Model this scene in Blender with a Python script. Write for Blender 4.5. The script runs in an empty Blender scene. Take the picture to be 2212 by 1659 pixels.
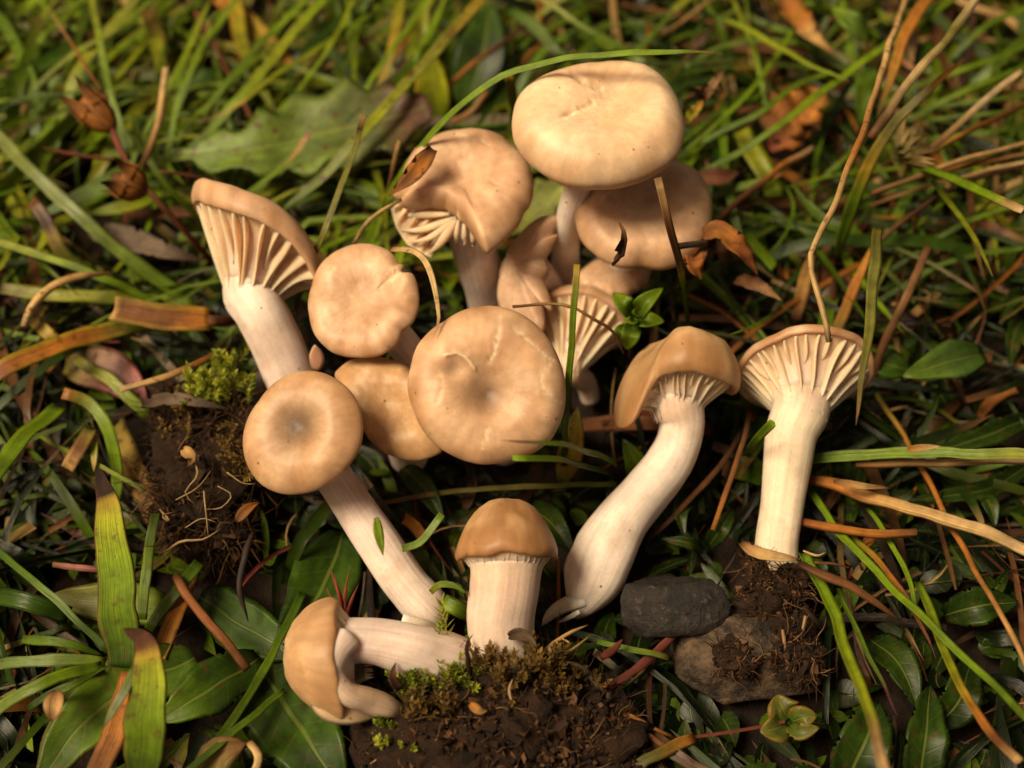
import bpy, math, random
import numpy as np
from mathutils import noise as mnoise, Vector

SC = bpy.context.scene
COL = SC.collection
random.seed(11)
RNG = np.random.default_rng(11)

# ------------------------------------------------------------------ camera
PITCH = math.radians(55.0)
DIST = 0.20            # metres from the lens to the middle of the turf
LENS = 45.0
SENSOR = 36.0
K = SENSOR / LENS
PW, PH = 2212.0, 1659.0          # the picture grid used for reading positions
CAM = np.array([0.0, -DIST * math.cos(PITCH), DIST * math.sin(PITCH)])
FWD = np.array([0.0, math.cos(PITCH), -math.sin(PITCH)])
RGT = np.array([1.0, 0.0, 0.0])
UPV = np.array([0.0, math.sin(PITCH), math.cos(PITCH)])
TOC = -FWD

cam_data = bpy.data.cameras.new("camera")
cam = bpy.data.objects.new("camera", cam_data)
COL.objects.link(cam)
cam.location = CAM
cam.rotation_euler = (math.pi / 2 - PITCH, 0, 0)
cam_data.lens = LENS
cam_data.sensor_width = SENSOR
cam_data.clip_start = 0.005
cam_data.clip_end = 50.0
cam_data.dof.use_dof = True
cam_data.dof.focus_distance = 0.167
cam_data.dof.aperture_fstop = 13.0
SC.camera = cam

# ------------------------------------------------------------------ sky, sun, exposure
SUN_EL, SUN_AZ = math.radians(60), math.radians(256)     # azimuth from +Y, clockwise
world = bpy.data.worlds.new("World")
SC.world = world
world.use_nodes = True
wn = world.node_tree
sky = wn.nodes.new("ShaderNodeTexSky")
sky.sky_type = 'NISHITA'
sky.sun_disc = False
sky.sun_elevation = SUN_EL
sky.sun_rotation = SUN_AZ
sky.dust_density = 6.0
sky.air_density = 0.6
sky.ozone_density = 0.3
tint = wn.nodes.new("ShaderNodeMix")
tint.data_type = 'RGBA'
tint.blend_type = 'MULTIPLY'
tint.inputs[0].default_value = 1.0
tint.inputs[7].default_value = (1.0, 0.74, 0.43, 1)        # warm cloud light
wn.links.new(sky.outputs[0], tint.inputs[6])
bg = wn.nodes["Background"]
wn.links.new(tint.outputs[2], bg.inputs[0])
bg.inputs[1].default_value = 0.05

sun_data = bpy.data.lights.new("sun", 'SUN')
sun = bpy.data.objects.new("sun", sun_data)
COL.objects.link(sun)
sun_data.energy = 3.6
sun_data.angle = math.radians(22)
sun_data.color = (1.0, 0.84, 0.57)
sdir = Vector((math.sin(SUN_AZ) * math.cos(SUN_EL), math.cos(SUN_AZ) * math.cos(SUN_EL), math.sin(SUN_EL)))
sun.rotation_euler = sdir.to_track_quat('Z', 'Y').to_euler()
sun.location = sdir * 2

SC.view_settings.view_transform = 'Standard'
SC.view_settings.look = 'None'
SC.view_settings.gamma = 1.0
SC.view_settings.use_curve_mapping = False
SC.view_settings.exposure = 0.36
SC.render.engine = 'CYCLES'
SC.cycles.use_denoising = True
SC.cycles.max_bounces = 8
SC.cycles.transparent_max_bounces = 8

# ------------------------------------------------------------------ geometry tools
def ray(px, py):
    return FWD + RGT * ((px - PW / 2) / PW * K) + UPV * ((PH / 2 - py) / PW * K)

def P(px, py, h):
    """the point of the place seen at picture position px, py that stands h millimetres above the soil"""
    d = ray(px, py)
    return CAM + d * ((h * 0.001 - CAM[2]) / d[2])

def mpp(p):
    """metres per picture unit at point p"""
    return float(np.dot(np.asarray(p) - CAM, FWD)) * K / PW

def proj(p):
    v = np.asarray(p) - CAM
    d = v @ FWD
    return (v @ RGT) / d / K * PW + PW / 2, PH / 2 - (v @ UPV) / d / K * PW, d

def cb(v):
    a = RGT * v[0] + UPV * v[1] + TOC * v[2]
    return a / np.linalg.norm(a)

def unit(v):
    n = np.linalg.norm(v)
    return v / n if n > 1e-12 else v

def catmull(pts, n):
    """n+1 points along a smooth curve through pts, evenly spaced by chord"""
    p = np.asarray(pts, float)
    if len(p) == 2:
        return np.array([p[0] + (p[1] - p[0]) * i / n for i in range(n + 1)])
    seg = np.maximum(np.linalg.norm(np.diff(p[:, :3], axis=0), axis=1), 1e-9)
    sl = np.diff(p, axis=0) / seg[:, None]
    m = np.empty_like(p)
    m[0], m[-1] = sl[0], sl[-1]
    for k in range(1, len(p) - 1):
        m[k] = (sl[k - 1] * seg[k] + sl[k] * seg[k - 1]) / (seg[k - 1] + seg[k])
    cum = np.concatenate([[0], np.cumsum(seg)])
    out = []
    for i in range(n + 1):
        s = cum[-1] * i / n
        k = min(int(np.searchsorted(cum, s, 'right')) - 1, len(p) - 2)
        h = seg[k]
        u = (s - cum[k]) / h
        out.append((2 * u ** 3 - 3 * u * u + 1) * p[k] + (u ** 3 - 2 * u * u + u) * h * m[k] + (3 * u * u - 2 * u ** 3) * p[k + 1] + (u ** 3 - u * u) * h * m[k + 1])
    return np.array(out)

def lerp_list(lst, t):
    """lst of numbers or tuples spread evenly over 0..1"""
    if not isinstance(lst, (list, tuple)):
        return lst
    if len(lst) == 1:
        return lst[0]
    x = min(max(t, 0), 1) * (len(lst) - 1)
    k = min(int(x), len(lst) - 2)
    f = x - k
    return np.asarray(lst[k], float) * (1 - f) + np.asarray(lst[k + 1], float) * f

def stops(st, t):
    """colour stops [(t, rgb), ...]"""
    if t <= st[0][0]:
        return np.asarray(st[0][1], float)
    for (a, ca), (b, c) in zip(st, st[1:]):
        if t <= b:
            f = (t - a) / max(b - a, 1e-6)
            return np.asarray(ca, float) * (1 - f) + np.asarray(c, float) * f
    return np.asarray(st[-1][1], float)

def n3(p, s):
    return mnoise.noise(Vector((p[0] * s, p[1] * s, p[2] * s)))

WLOC = {}
def mk(name, V, F, mat, parent=None, col=None, st=None, smooth=True, origin=None):
    """one mesh object; V in world metres, moved so that its origin is at `origin`"""
    V = np.asarray(V, float)
    o0 = np.zeros(3) if origin is None else np.asarray(origin, float)
    me = bpy.data.meshes.new(name)
    me.from_pydata((V - o0).tolist(), [], F)
    if col is not None:
        a = me.attributes.new("col", 'FLOAT_COLOR', 'POINT')
        c = np.ones((len(V), 4), np.float32)
        c[:, :3] = np.clip(col, 0, 1)
        a.data.foreach_set("color", c.ravel())
    if st is not None:
        a = me.attributes.new("st", 'FLOAT_VECTOR', 'POINT')
        a.data.foreach_set("vector", np.asarray(st, np.float32).ravel())
    if smooth:
        me.polygons.foreach_set("use_smooth", [True] * len(me.polygons))
    me.materials.append(mat)
    me.update()
    o = bpy.data.objects.new(name, me)
    COL.objects.link(o)
    if parent is not None:
        o.parent = parent
        o.location = o0 - WLOC[parent.name]
    else:
        o.location = o0
    WLOC[o.name] = o0
    return o

def thing(name, label, cat, loc, group=None, kind=None):
    o = bpy.data.objects.new(name, None)
    o.empty_display_size = 0.004
    COL.objects.link(o)
    o.location = loc
    WLOC[o.name] = np.asarray(loc, float)
    tag(o, label, cat, group, kind)
    return o

def tag(o, label=None, cat=None, group=None, kind=None):
    if label: o["label"] = label
    if cat: o["category"] = cat
    if group: o["group"] = group
    if kind: o["kind"] = kind
    return o

DISCS = []     # (px, py, radius, depth) of the mushrooms, so that loose turf does not grow through them

# ------------------------------------------------------------------ materials
def new_mat(name):
    m = bpy.data.materials.new(name)
    m.use_nodes = True
    return m, m.node_tree, m.node_tree.nodes["Principled BSDF"]

def N(nt, typ, **kw):
    n = nt.nodes.new(typ)
    for k, v in kw.items():
        setattr(n, k, v)
    return n

def math_node(nt, op, a, b=None):
    n = nt.nodes.new("ShaderNodeMath")
    n.operation = op
    for i, v in enumerate((a, b)):
        if v is None: continue
        if isinstance(v, (int, float)): n.inputs[i].default_value = v
        else: nt.links.new(v, n.inputs[i])
    return n.outputs[0]

def noise_fac(nt, scale, detail=3, rough=0.55, vec=None, coord='Object'):
    t = N(nt, "ShaderNodeTexNoise")
    t.inputs["Scale"].default_value = scale
    t.inputs["Detail"].default_value = detail
    t.inputs["Roughness"].default_value = rough
    if vec is None:
        tc = N(nt, "ShaderNodeTexCoord")
        vec = tc.outputs[coord]
    nt.links.new(vec, t.inputs["Vector"])
    return t.outputs["Fac"]

def mixcol(nt, fac, a, b, mode='MIX'):
    n = N(nt, "ShaderNodeMix", data_type='RGBA', blend_type=mode)
    for i, v in ((0, fac), (6, a), (7, b)):
        if isinstance(v, (int, float)): n.inputs[i].default_value = v
        elif isinstance(v, tuple): n.inputs[i].default_value = (*v, 1)
        else: nt.links.new(v, n.inputs[i])
    return n.outputs[2]

def ramp(nt, fac, lo, hi, a=0.0, b=1.0):
    n = N(nt, "ShaderNodeMapRange")
    nt.links.new(fac, n.inputs[0])
    for i, v in zip((1, 2, 3, 4), (lo, hi, a, b)):
        n.inputs[i].default_value = v
    return n.outputs[0]

def bump(nt, bsdf, height, dist, strength=0.6):
    b = N(nt, "ShaderNodeBump")
    b.inputs["Strength"].default_value = strength
    b.inputs["Distance"].default_value = dist
    nt.links.new(height, b.inputs["Height"])
    nt.links.new(b.outputs[0], bsdf.inputs["Normal"])
    return b

def plant_material(name, rough, transl, stripes, spot_col=(0.10, 0.035, 0.012), vein=False, spec=0.5, lo=0.68, hi=1.3):
    m, nt, b = new_mat(name)
    col = N(nt, "ShaderNodeAttribute", attribute_name="col").outputs["Color"]
    stn = N(nt, "ShaderNodeAttribute", attribute_name="st")
    sep = N(nt, "ShaderNodeSeparateXYZ")
    nt.links.new(stn.outputs["Vector"], sep.inputs[0])
    s, t, sp = sep.outputs
    # streaks that run along the blade
    vec = N(nt, "ShaderNodeCombineXYZ")
    nt.links.new(math_node(nt, 'MULTIPLY', s, stripes), vec.inputs[0])
    nt.links.new(math_node(nt, 'MULTIPLY', t, 2.5), vec.inputs[1])
    streak = noise_fac(nt, 1.0, 2, 0.6, vec.outputs[0])
    val = ramp(nt, streak, 0.3, 0.7, lo, hi)
    mott = noise_fac(nt, 420, 3, 0.6)
    val2 = math_node(nt, 'MULTIPLY', val, ramp(nt, mott, 0.3, 0.7, 0.72, 1.28))
    val2 = math_node(nt, 'MULTIPLY', val2, ramp(nt, noise_fac(nt, 130, 3, 0.6), 0.3, 0.7, 0.68, 1.3))
    vm = N(nt, "ShaderNodeVectorMath", operation='SCALE')
    nt.links.new(col, vm.inputs[0])
    nt.links.new(val2, vm.inputs["Scale"])
    c = vm.outputs[0]
    # brown blotches where the plant is ageing
    spots = ramp(nt, noise_fac(nt, 700, 2, 0.5), 0.60, 0.68)
    c = mixcol(nt, math_node(nt, 'MULTIPLY', spots, sp), c, spot_col)
    height = math_node(nt, 'MULTIPLY', streak, 1.0)
    if vein:
        sa = math_node(nt, 'ABSOLUTE', s)
        mid = ramp(nt, sa, 0.035, 0.075, 1.0, 0.0)
        lat = math_node(nt, 'SINE', math_node(nt, 'MULTIPLY', math_node(nt, 'SUBTRACT', t, math_node(nt, 'MULTIPLY', sa, 0.16)), 42.0))
        latl = ramp(nt, lat, 0.90, 0.995)
        v = math_node(nt, 'MAXIMUM', mid, math_node(nt, 'MULTIPLY', latl, 0.16))
        c = mixcol(nt, math_node(nt, 'MULTIPLY', v, 0.35), c, (0.22, 0.26, 0.05))
        height = math_node(nt, 'SUBTRACT', math_node(nt, 'MULTIPLY', mott, 0.7), v)
    nt.links.new(c, b.inputs["Base Color"])
    b.inputs["Roughness"].default_value = rough
    b.inputs["Specular IOR Level"].default_value = spec
    bump(nt, b, height, 0.00012, 0.7)
    tr = N(nt, "ShaderNodeBsdfTranslucent")
    nt.links.new(c, tr.inputs[0])
    mx = N(nt, "ShaderNodeMixShader")
    mx.inputs[0].default_value = transl
    nt.links.new(b.outputs[0], mx.inputs[1])
    nt.links.new(tr.outputs[0], mx.inputs[2])
    nt.links.new(mx.outputs[0], nt.nodes["Material Output"].inputs[0])
    return m

def mushroom_material(name, rough, streak_amount, fine, stain=0.0, coat=0.0):
    m, nt, b = new_mat(name)
    col = N(nt, "ShaderNodeAttribute", attribute_name="col").outputs["Color"]
    stn = N(nt, "ShaderNodeAttribute", attribute_name="st").outputs["Vector"]
    fib = noise_fac(nt, 1.0, 4, 0.6, stn)                 # st is laid out so that this streaks along the fibres
    mot = noise_fac(nt, 260, 4, 0.6)
    grain = noise_fac(nt, 2600, 3, 0.6)
    v = math_node(nt, 'MULTIPLY', ramp(nt, fib, 0.3, 0.7, 1 - streak_amount, 1 + streak_amount), ramp(nt, mot, 0.3, 0.7, 0.84, 1.10))
    v = math_node(nt, 'MULTIPLY', v, ramp(nt, grain, 0.3, 0.7, 0.95, 1.05))
    vm = N(nt, "ShaderNodeVectorMath", operation='SCALE')
    nt.links.new(col, vm.inputs[0])
    nt.links.new(v, vm.inputs["Scale"])
    base_c = vm.outputs[0]
    if stain:
        base_c = mixcol(nt, ramp(nt, noise_fac(nt, 120, 5, 0.65), 0.50, 0.72, 0.0, stain), base_c, (0.46, 0.29, 0.17))
    # specks of soil that stick to the skin
    vor = N(nt, "ShaderNodeTexVoronoi", feature='F1')
    tc = N(nt, "ShaderNodeTexCoord")
    nt.links.new(tc.outputs["Object"], vor.inputs["Vector"])
    vor.inputs["Scale"].default_value = 420
    thin = ramp(nt, noise_fac(nt, 150, 2, 0.5), 0.50, 0.58)
    speck = math_node(nt, 'MULTIPLY', ramp(nt, vor.outputs["Distance"], 0.055, 0.10, 1.0, 0.0), thin)
    c = mixcol(nt, math_node(nt, 'MULTIPLY', speck, 0.8), base_c, (0.10, 0.045, 0.02))
    nt.links.new(c, b.inputs["Base Color"])
    b.inputs["Roughness"].default_value = rough
    b.inputs["Specular IOR Level"].default_value = 0.33
    b.inputs["Coat Weight"].default_value = coat
    b.inputs["Coat Roughness"].default_value = 0.42
    b.inputs["Subsurface Weight"].default_value = 0.6
    b.inputs["Subsurface Radius"].default_value = (1.0, 0.55, 0.3)
    b.inputs["Subsurface Scale"].default_value = 0.0020
    h = math_node(nt, 'ADD', math_node(nt, 'MULTIPLY', fib, 1.0), math_node(nt, 'MULTIPLY', grain, 0.35))
    bump(nt, b, h, fine, 0.55)
    return m

M_CAP = mushroom_material("mushroom_cap_skin", 0.47, 0.08, 0.00007, stain=0.25, coat=0.10)
M_STEM = mushroom_material("mushroom_stem_flesh", 0.50, 0.13, 0.00020, stain=0.55)
M_GILL = mushroom_material("mushroom_gill_flesh", 0.6, 0.06, 0.00006)
M_GRASS = plant_material("grass_skin", 0.32, 0.28, 9.0, spec=0.38)
M_LEAF = plant_material("leaf_skin", 0.40, 0.20, 3.0, vein=True, spec=0.24)
M_DRY = plant_material("dry_straw_skin", 0.70, 0.15, 16.0, spec=0.25, lo=0.5, hi=1.4)
M_MOSS = plant_material("moss_skin", 0.55, 0.35, 2.0, spec=0.3)

def soil_material(name, dark, light, scale, bdist):
    m, nt, b = new_mat(name)
    f = noise_fac(nt, scale, 6, 0.7)
    f2 = noise_fac(nt, scale * 4.7, 4, 0.7)
    c = mixcol(nt, ramp(nt, f, 0.35, 0.7), dark, light)
    c = mixcol(nt, ramp(nt, f2, 0.4, 0.75, 0.0, 0.6), c, tuple(x * 0.35 for x in dark))
    nt.links.new(c, b.inputs["Base Color"])
    b.inputs["Roughness"].default_value = 0.9
    b.inputs["Specular IOR Level"].default_value = 0.25
    bump(nt, b, math_node(nt, 'ADD', f, math_node(nt, 'MULTIPLY', f2, 0.4)), bdist, 0.9)
    return m

M_GROUND = soil_material("dark_humus", (0.009, 0.005, 0.003), (0.028, 0.014, 0.007), 210, 0.0014)
M_SOIL = soil_material("clod_soil", (0.012, 0.006, 0.003), (0.04, 0.018, 0.008), 420, 0.0008)

def stone_material(name, a, b_, c_):
    m, nt, b = new_mat(name)
    f = noise_fac(nt, 300, 8, 0.72)
    f2 = noise_fac(nt, 900, 5, 0.7)
    c = mixcol(nt, ramp(nt, f, 0.42, 0.60), a, b_)
    c = mixcol(nt, ramp(nt, f2, 0.55, 0.68, 0, 0.8), c, c_)
    nt.links.new(c, b.inputs["Base Color"])
    b.inputs["Roughness"].default_value = 0.62
    bump(nt, b, math_node(nt, 'ADD', f, math_node(nt, 'MULTIPLY', f2, 0.5)), 0.0010, 0.9)
    return m

M_STONE1 = stone_material("dark_stone", (0.008, 0.006, 0.005), (0.026, 0.018, 0.015), (0.085, 0.06, 0.048))
M_STONE2 = stone_material("brown_stone", (0.018, 0.011, 0.007), (0.13, 0.078, 0.042), (0.012, 0.009, 0.008))

m_, nt_, b_ = new_mat("soil_crumb")
c_ = N(nt_, "ShaderNodeAttribute", attribute_name="col").outputs["Color"]
nt_.links.new(c_, b_.inputs["Base Color"])
b_.inputs["Roughness"].default_value = 0.85
b_.inputs["Specular IOR Level"].default_value = 0.25
M_CRUMB = m_

# base colours of things (linear)
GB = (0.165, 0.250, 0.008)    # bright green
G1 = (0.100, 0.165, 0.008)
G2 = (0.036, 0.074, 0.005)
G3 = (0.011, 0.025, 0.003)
YG = (0.250, 0.270, 0.012)
YE = (0.340, 0.230, 0.024)
OR = (0.330, 0.120, 0.018)
BR = (0.150, 0.060, 0.020)
DB = (0.042, 0.019, 0.010)
ST = (0.420, 0.255, 0.095)
PT = (0.560, 0.380, 0.180)
RD = (0.140, 0.032, 0.020)
PU = (0.150, 0.040, 0.060)
OL = (0.140, 0.120, 0.018)
GY = (0.140, 0.100, 0.070)
PK = (0.420, 0.180, 0.150)

# ------------------------------------------------------------------ ribbons, stalks
def ribbon_geo(c, w, stp, cross=5, thick=0.10, crease=0.12, roll=0.0, spots=0.0, edge=None, nrm=None, serr=None, vw=0.0):
    """c: (n+1)x3 centre line, w: widths; returns verts, faces, colours, st. A closed blade with a folded section."""
    n = len(c) - 1
    V, F, C, S = [], [], [], []
    L = 2 * cross - 2
    base = unit(np.array([0, 0, 1.0]) * 0.45 + TOC * 0.55) if nrm is None else nrm
    Tn = np.gradient(c, axis=0)
    for i in range(n + 1):
        t = i / n
        T = unit(Tn[i])
        Nn = unit(base - T * (base @ T))
        if np.linalg.norm(base - T * (base @ T)) < 1e-3:
            Nn = unit(np.cross(T, RGT))
        B = np.cross(T, Nn)
        r = float(lerp_list(roll, t))
        Nr, Br = Nn * math.cos(r) + B * math.sin(r), B * math.cos(r) - Nn * math.sin(r)
        wi = float(w[i])
        ring = []
        for k in range(cross):
            ring.append((-1 + 2 * k / (cross - 1), 0))
        for k in range(cross - 2, 0, -1):
            ring.append((-1 + 2 * k / (cross - 1), 1))
        col = stops(stp, t)
        for s, under in ring:
            ws = wi
            if serr:
                ws = wi * (1 + serr[1] * math.sin(t * serr[0] * 6.283 + (1.3 if s > 0 else 0)) * abs(s))
            p = c[i] + Br * (s * ws / 2) + Nr * (crease * wi * (abs(s) ** 1.4 - 0.35))
            if vw:
                p = p + Nr * (vw * wi * math.sin(t * 23 + s * 2.0) * abs(s))
            if under:
                p = p - Nr * (thick * wi * (1.02 - s * s))
            V.append(p)
            cc = col
            if edge is not None and abs(s) > 0.85:
                cc = col * 0.35 + np.asarray(edge) * 0.65
            C.append(cc)
            S.append((s, t, spots))
    for i in range(n):
        for k in range(L):
            a, b = i * L + k, i * L + (k + 1) % L
            F.append((a, b, b + L, a + L))
    F.append(tuple(range(L - 1, -1, -1)))
    F.append(tuple(range(n * L, n * L + L)))
    return V, F, C, S

def tube_geo(c, r, stp, sides=8, spots=0.0, bumps=0.0, seed=0.0):
    n = len(c) - 1
    V, F, C, S = [], [], [], []
    Tn = np.gradient(c, axis=0)
    u = None
    for i in range(n + 1):
        t = i / n
        T = unit(Tn[i])
        ref = TOC if u is None else u
        if abs(T @ ref) > 0.97 and u is None:
            ref = RGT
        u = unit(ref - T * (ref @ T))
        v = np.cross(T, u)
        col = stops(stp, t)
        for k in range(sides):
            a = 2 * math.pi * k / sides
            ri = r[i] * (1 + bumps * n3(c[i] + np.array([math.cos(a), math.sin(a), seed]) * 0.002, 900) + .09 * math.sin(3 * a + seed) + .12 * n3((t * 6 + seed, seed, 0), 1))
            V.append(c[i] + (u * math.cos(a) + v * math.sin(a)) * ri)
            C.append(col)
            S.append((-1 + 2 * k / sides, t, spots))
    for i in range(n):
        for k in range(sides):
            a, b = i * sides + k, i * sides + (k + 1) % sides
            F.append((a, b, b + sides, a + sides))
    F.append(tuple(range(sides - 1, -1, -1)))
    F.append(tuple(range(n * sides, (n + 1) * sides)))
    return V, F, C, S

def path3(px, hs, n):
    """picture points + heights (mm, spread along the path) to a smooth centre line"""
    m = len(px)
    d = [0.0]
    for a, b in zip(px, px[1:]):
        d.append(d[-1] + math.hypot(b[0] - a[0], b[1] - a[1]))
    pts = [P(x, y, float(lerp_list(hs, d[i] / d[-1]))) for i, (x, y) in enumerate(px)]
    return catmull(pts, n)

def wprofile(kind, t):
    if kind == 'blade':    return min(1.0, 0.75 + t) * (1 - t ** 3.2) ** 0.8 + 0.03      # tapers to the end
    if kind == 'long':     return (0.85 + .15 * min(1, t * 3)) * (1 - max(0, (t - .86) / .14) ** 1.6) + 0.02
    if kind == 'cut':      return 0.92 + 0.08 * math.sin(t * 3)                          # broken off square
    if kind == 'leaf':     return max(0.06, math.sin(math.pi * min(1, 0.05 + 0.95 * t) ** 0.85) ** 0.75)
    if kind == 'lance':    return max(0.05, math.sin(math.pi * (0.06 + 0.94 * t) ** 0.7) ** 0.9)
    if kind == 'spoon':    return max(0.07, 0.18 + 0.82 * math.sin(math.pi * min(1, t ** 1.7)) ** 0.7 if t > 0.12 else 0.16)
    return 1.0

def grass(name, label, cat, px, hs, w, stp, prof='blade', mat=None, parent=None, group=None, roll=0.0, crease=0.14, cross=5,
          thick=0.10, spots=0.0, edge=None, serr=None, n=None, tubular=False, vw=0.0, bumps=0.06, nrm=None):
    if w > 30 and mat in (None, M_GRASS, M_LEAF, M_DRY):
        thick = min(thick, 3.0 / w)
    length = sum(math.hypot(b[0] - a[0], b[1] - a[1]) for a, b in zip(px, px[1:]))
    n = n or int(max(8, min(34, length / 16)))
    c = path3(px, hs, n)
    ws = np.array([w * mpp(c[i]) * wprofile(prof, i / n) for i in range(n + 1)])
    if length > 60 and parent is None:
        for i in range(n + 1):
            ws[i] *= 1 + .14 * n3((i / n * length / 60 + px[0][0], px[0][1] * .1, 0), 1)
            c[i] = c[i] + np.array([n3((i / n * length / 80, px[0][0] * .1, k), 1) for k in (1, 2, 3)]) * .00035
    if tubular:
        g = tube_geo(c, ws / 2, stp, 8, spots, bumps, px[0][0])
    else:
        g = ribbon_geo(c, ws, stp, cross, thick, crease, roll, spots, edge, nrm, serr, vw)
    o = mk(name, g[0], g[1], mat or (M_DRY if tubular else M_GRASS), parent, g[2], g[3], origin=c[0] if parent is None else None)
    if parent is None:
        if w >= 40 and not tubular:
            for i in range(1, n, max(1, n // 6)):
                a, b, d = proj(c[i])
                DISCS.append((a, b, ws[i] / mpp(c[i]) * .42, d))
        tag(o, label, cat, group, 'thing')
    elif label:
        o["label"] = label
    return o

# ------------------------------------------------------------------ mushrooms
CAPC = (0.560, 0.330, 0.195)
CAPL = (0.760, 0.520, 0.345)
CAPD = (0.300, 0.150, 0.060)
STEMC = (0.820, 0.690, 0.610)
STEMP = (0.740, 0.580, 0.530)
GILLC = (0.720, 0.490, 0.310)

class Cap:
    """frame of a cap: centre of its widest ring, axis pointing out of its top"""
    def __init__(self, px, py, h, axis, R=None, outline=None):
        self.c = P(px, py, h)
        self.n = cb(axis)
        e = RGT - self.n * (RGT @ self.n)
        self.e1 = unit(e)
        self.e2 = np.cross(self.n, self.e1)
        self.m = mpp(self.c)
        if outline is not None:
            pol = []
            for x, y in outline:
                q = self.local(x, y)
                pol.append((math.atan2(q[1], q[0]) % (2 * math.pi), math.hypot(q[0], q[1])))
            pol.sort()
            self.th = np.array([a for a, _ in pol])
            self.rr = np.array([r for _, r in pol])
            # smooth closed radius curve
            g = np.linspace(0, 2 * math.pi, 361)
            v = np.interp(g, np.concatenate([self.th - 2 * math.pi, self.th, self.th + 2 * math.pi]), np.tile(self.rr, 3))
            self.sm = v
            for _ in range(3):
                w = self.sm[:-1]
                w = 0.25 * np.roll(w, 1) + 0.5 * w + 0.25 * np.roll(w, -1)
                self.sm = np.concatenate([w, w[:1]])
            self.R = float(self.sm.mean())
        else:
            self.R = R * self.m
            self.sm = np.full(361, self.R)
    def local(self, x, y, z=0.0):
        d = ray(x, y)
        o = self.c + self.n * z
        t = ((o - CAM) @ self.n) / (d @ self.n)
        q = CAM + d * t - o
        return np.array([q @ self.e1, q @ self.e2])
    def rad(self, th):
        return float(np.interp((th % (2 * math.pi)) * 180 / math.pi, np.arange(361), self.sm))
    def shape(self, tab):
        """multiply the radius by a table of (degrees, factor)"""
        self.sm = self.sm * np.array([ptab(tab, d) for d in range(361)])
    def at(self, x, y, z):
        return self.c + self.e1 * x + self.e2 * y + self.n * z

_TAB = {}
def ptab(tab, deg):
    """smooth periodic table of (degrees, value)"""
    k = tuple(tab)
    if k not in _TAB:
        a = np.array([q[0] for q in tab], float) % 360; f = np.array([q[1] for q in tab], float)
        o = np.argsort(a); a, f = a[o], f[o]
        v = np.interp(np.arange(360), np.concatenate([a - 360, a, a + 360]), np.tile(f, 3))
        for _ in range(40):
            v = .25 * np.roll(v, 1) + .5 * v + .25 * np.roll(v, -1)
        _TAB[k] = np.concatenate([v, v[:1]])
    return float(np.interp(deg % 360, np.arange(361), _TAB[k]))

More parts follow.
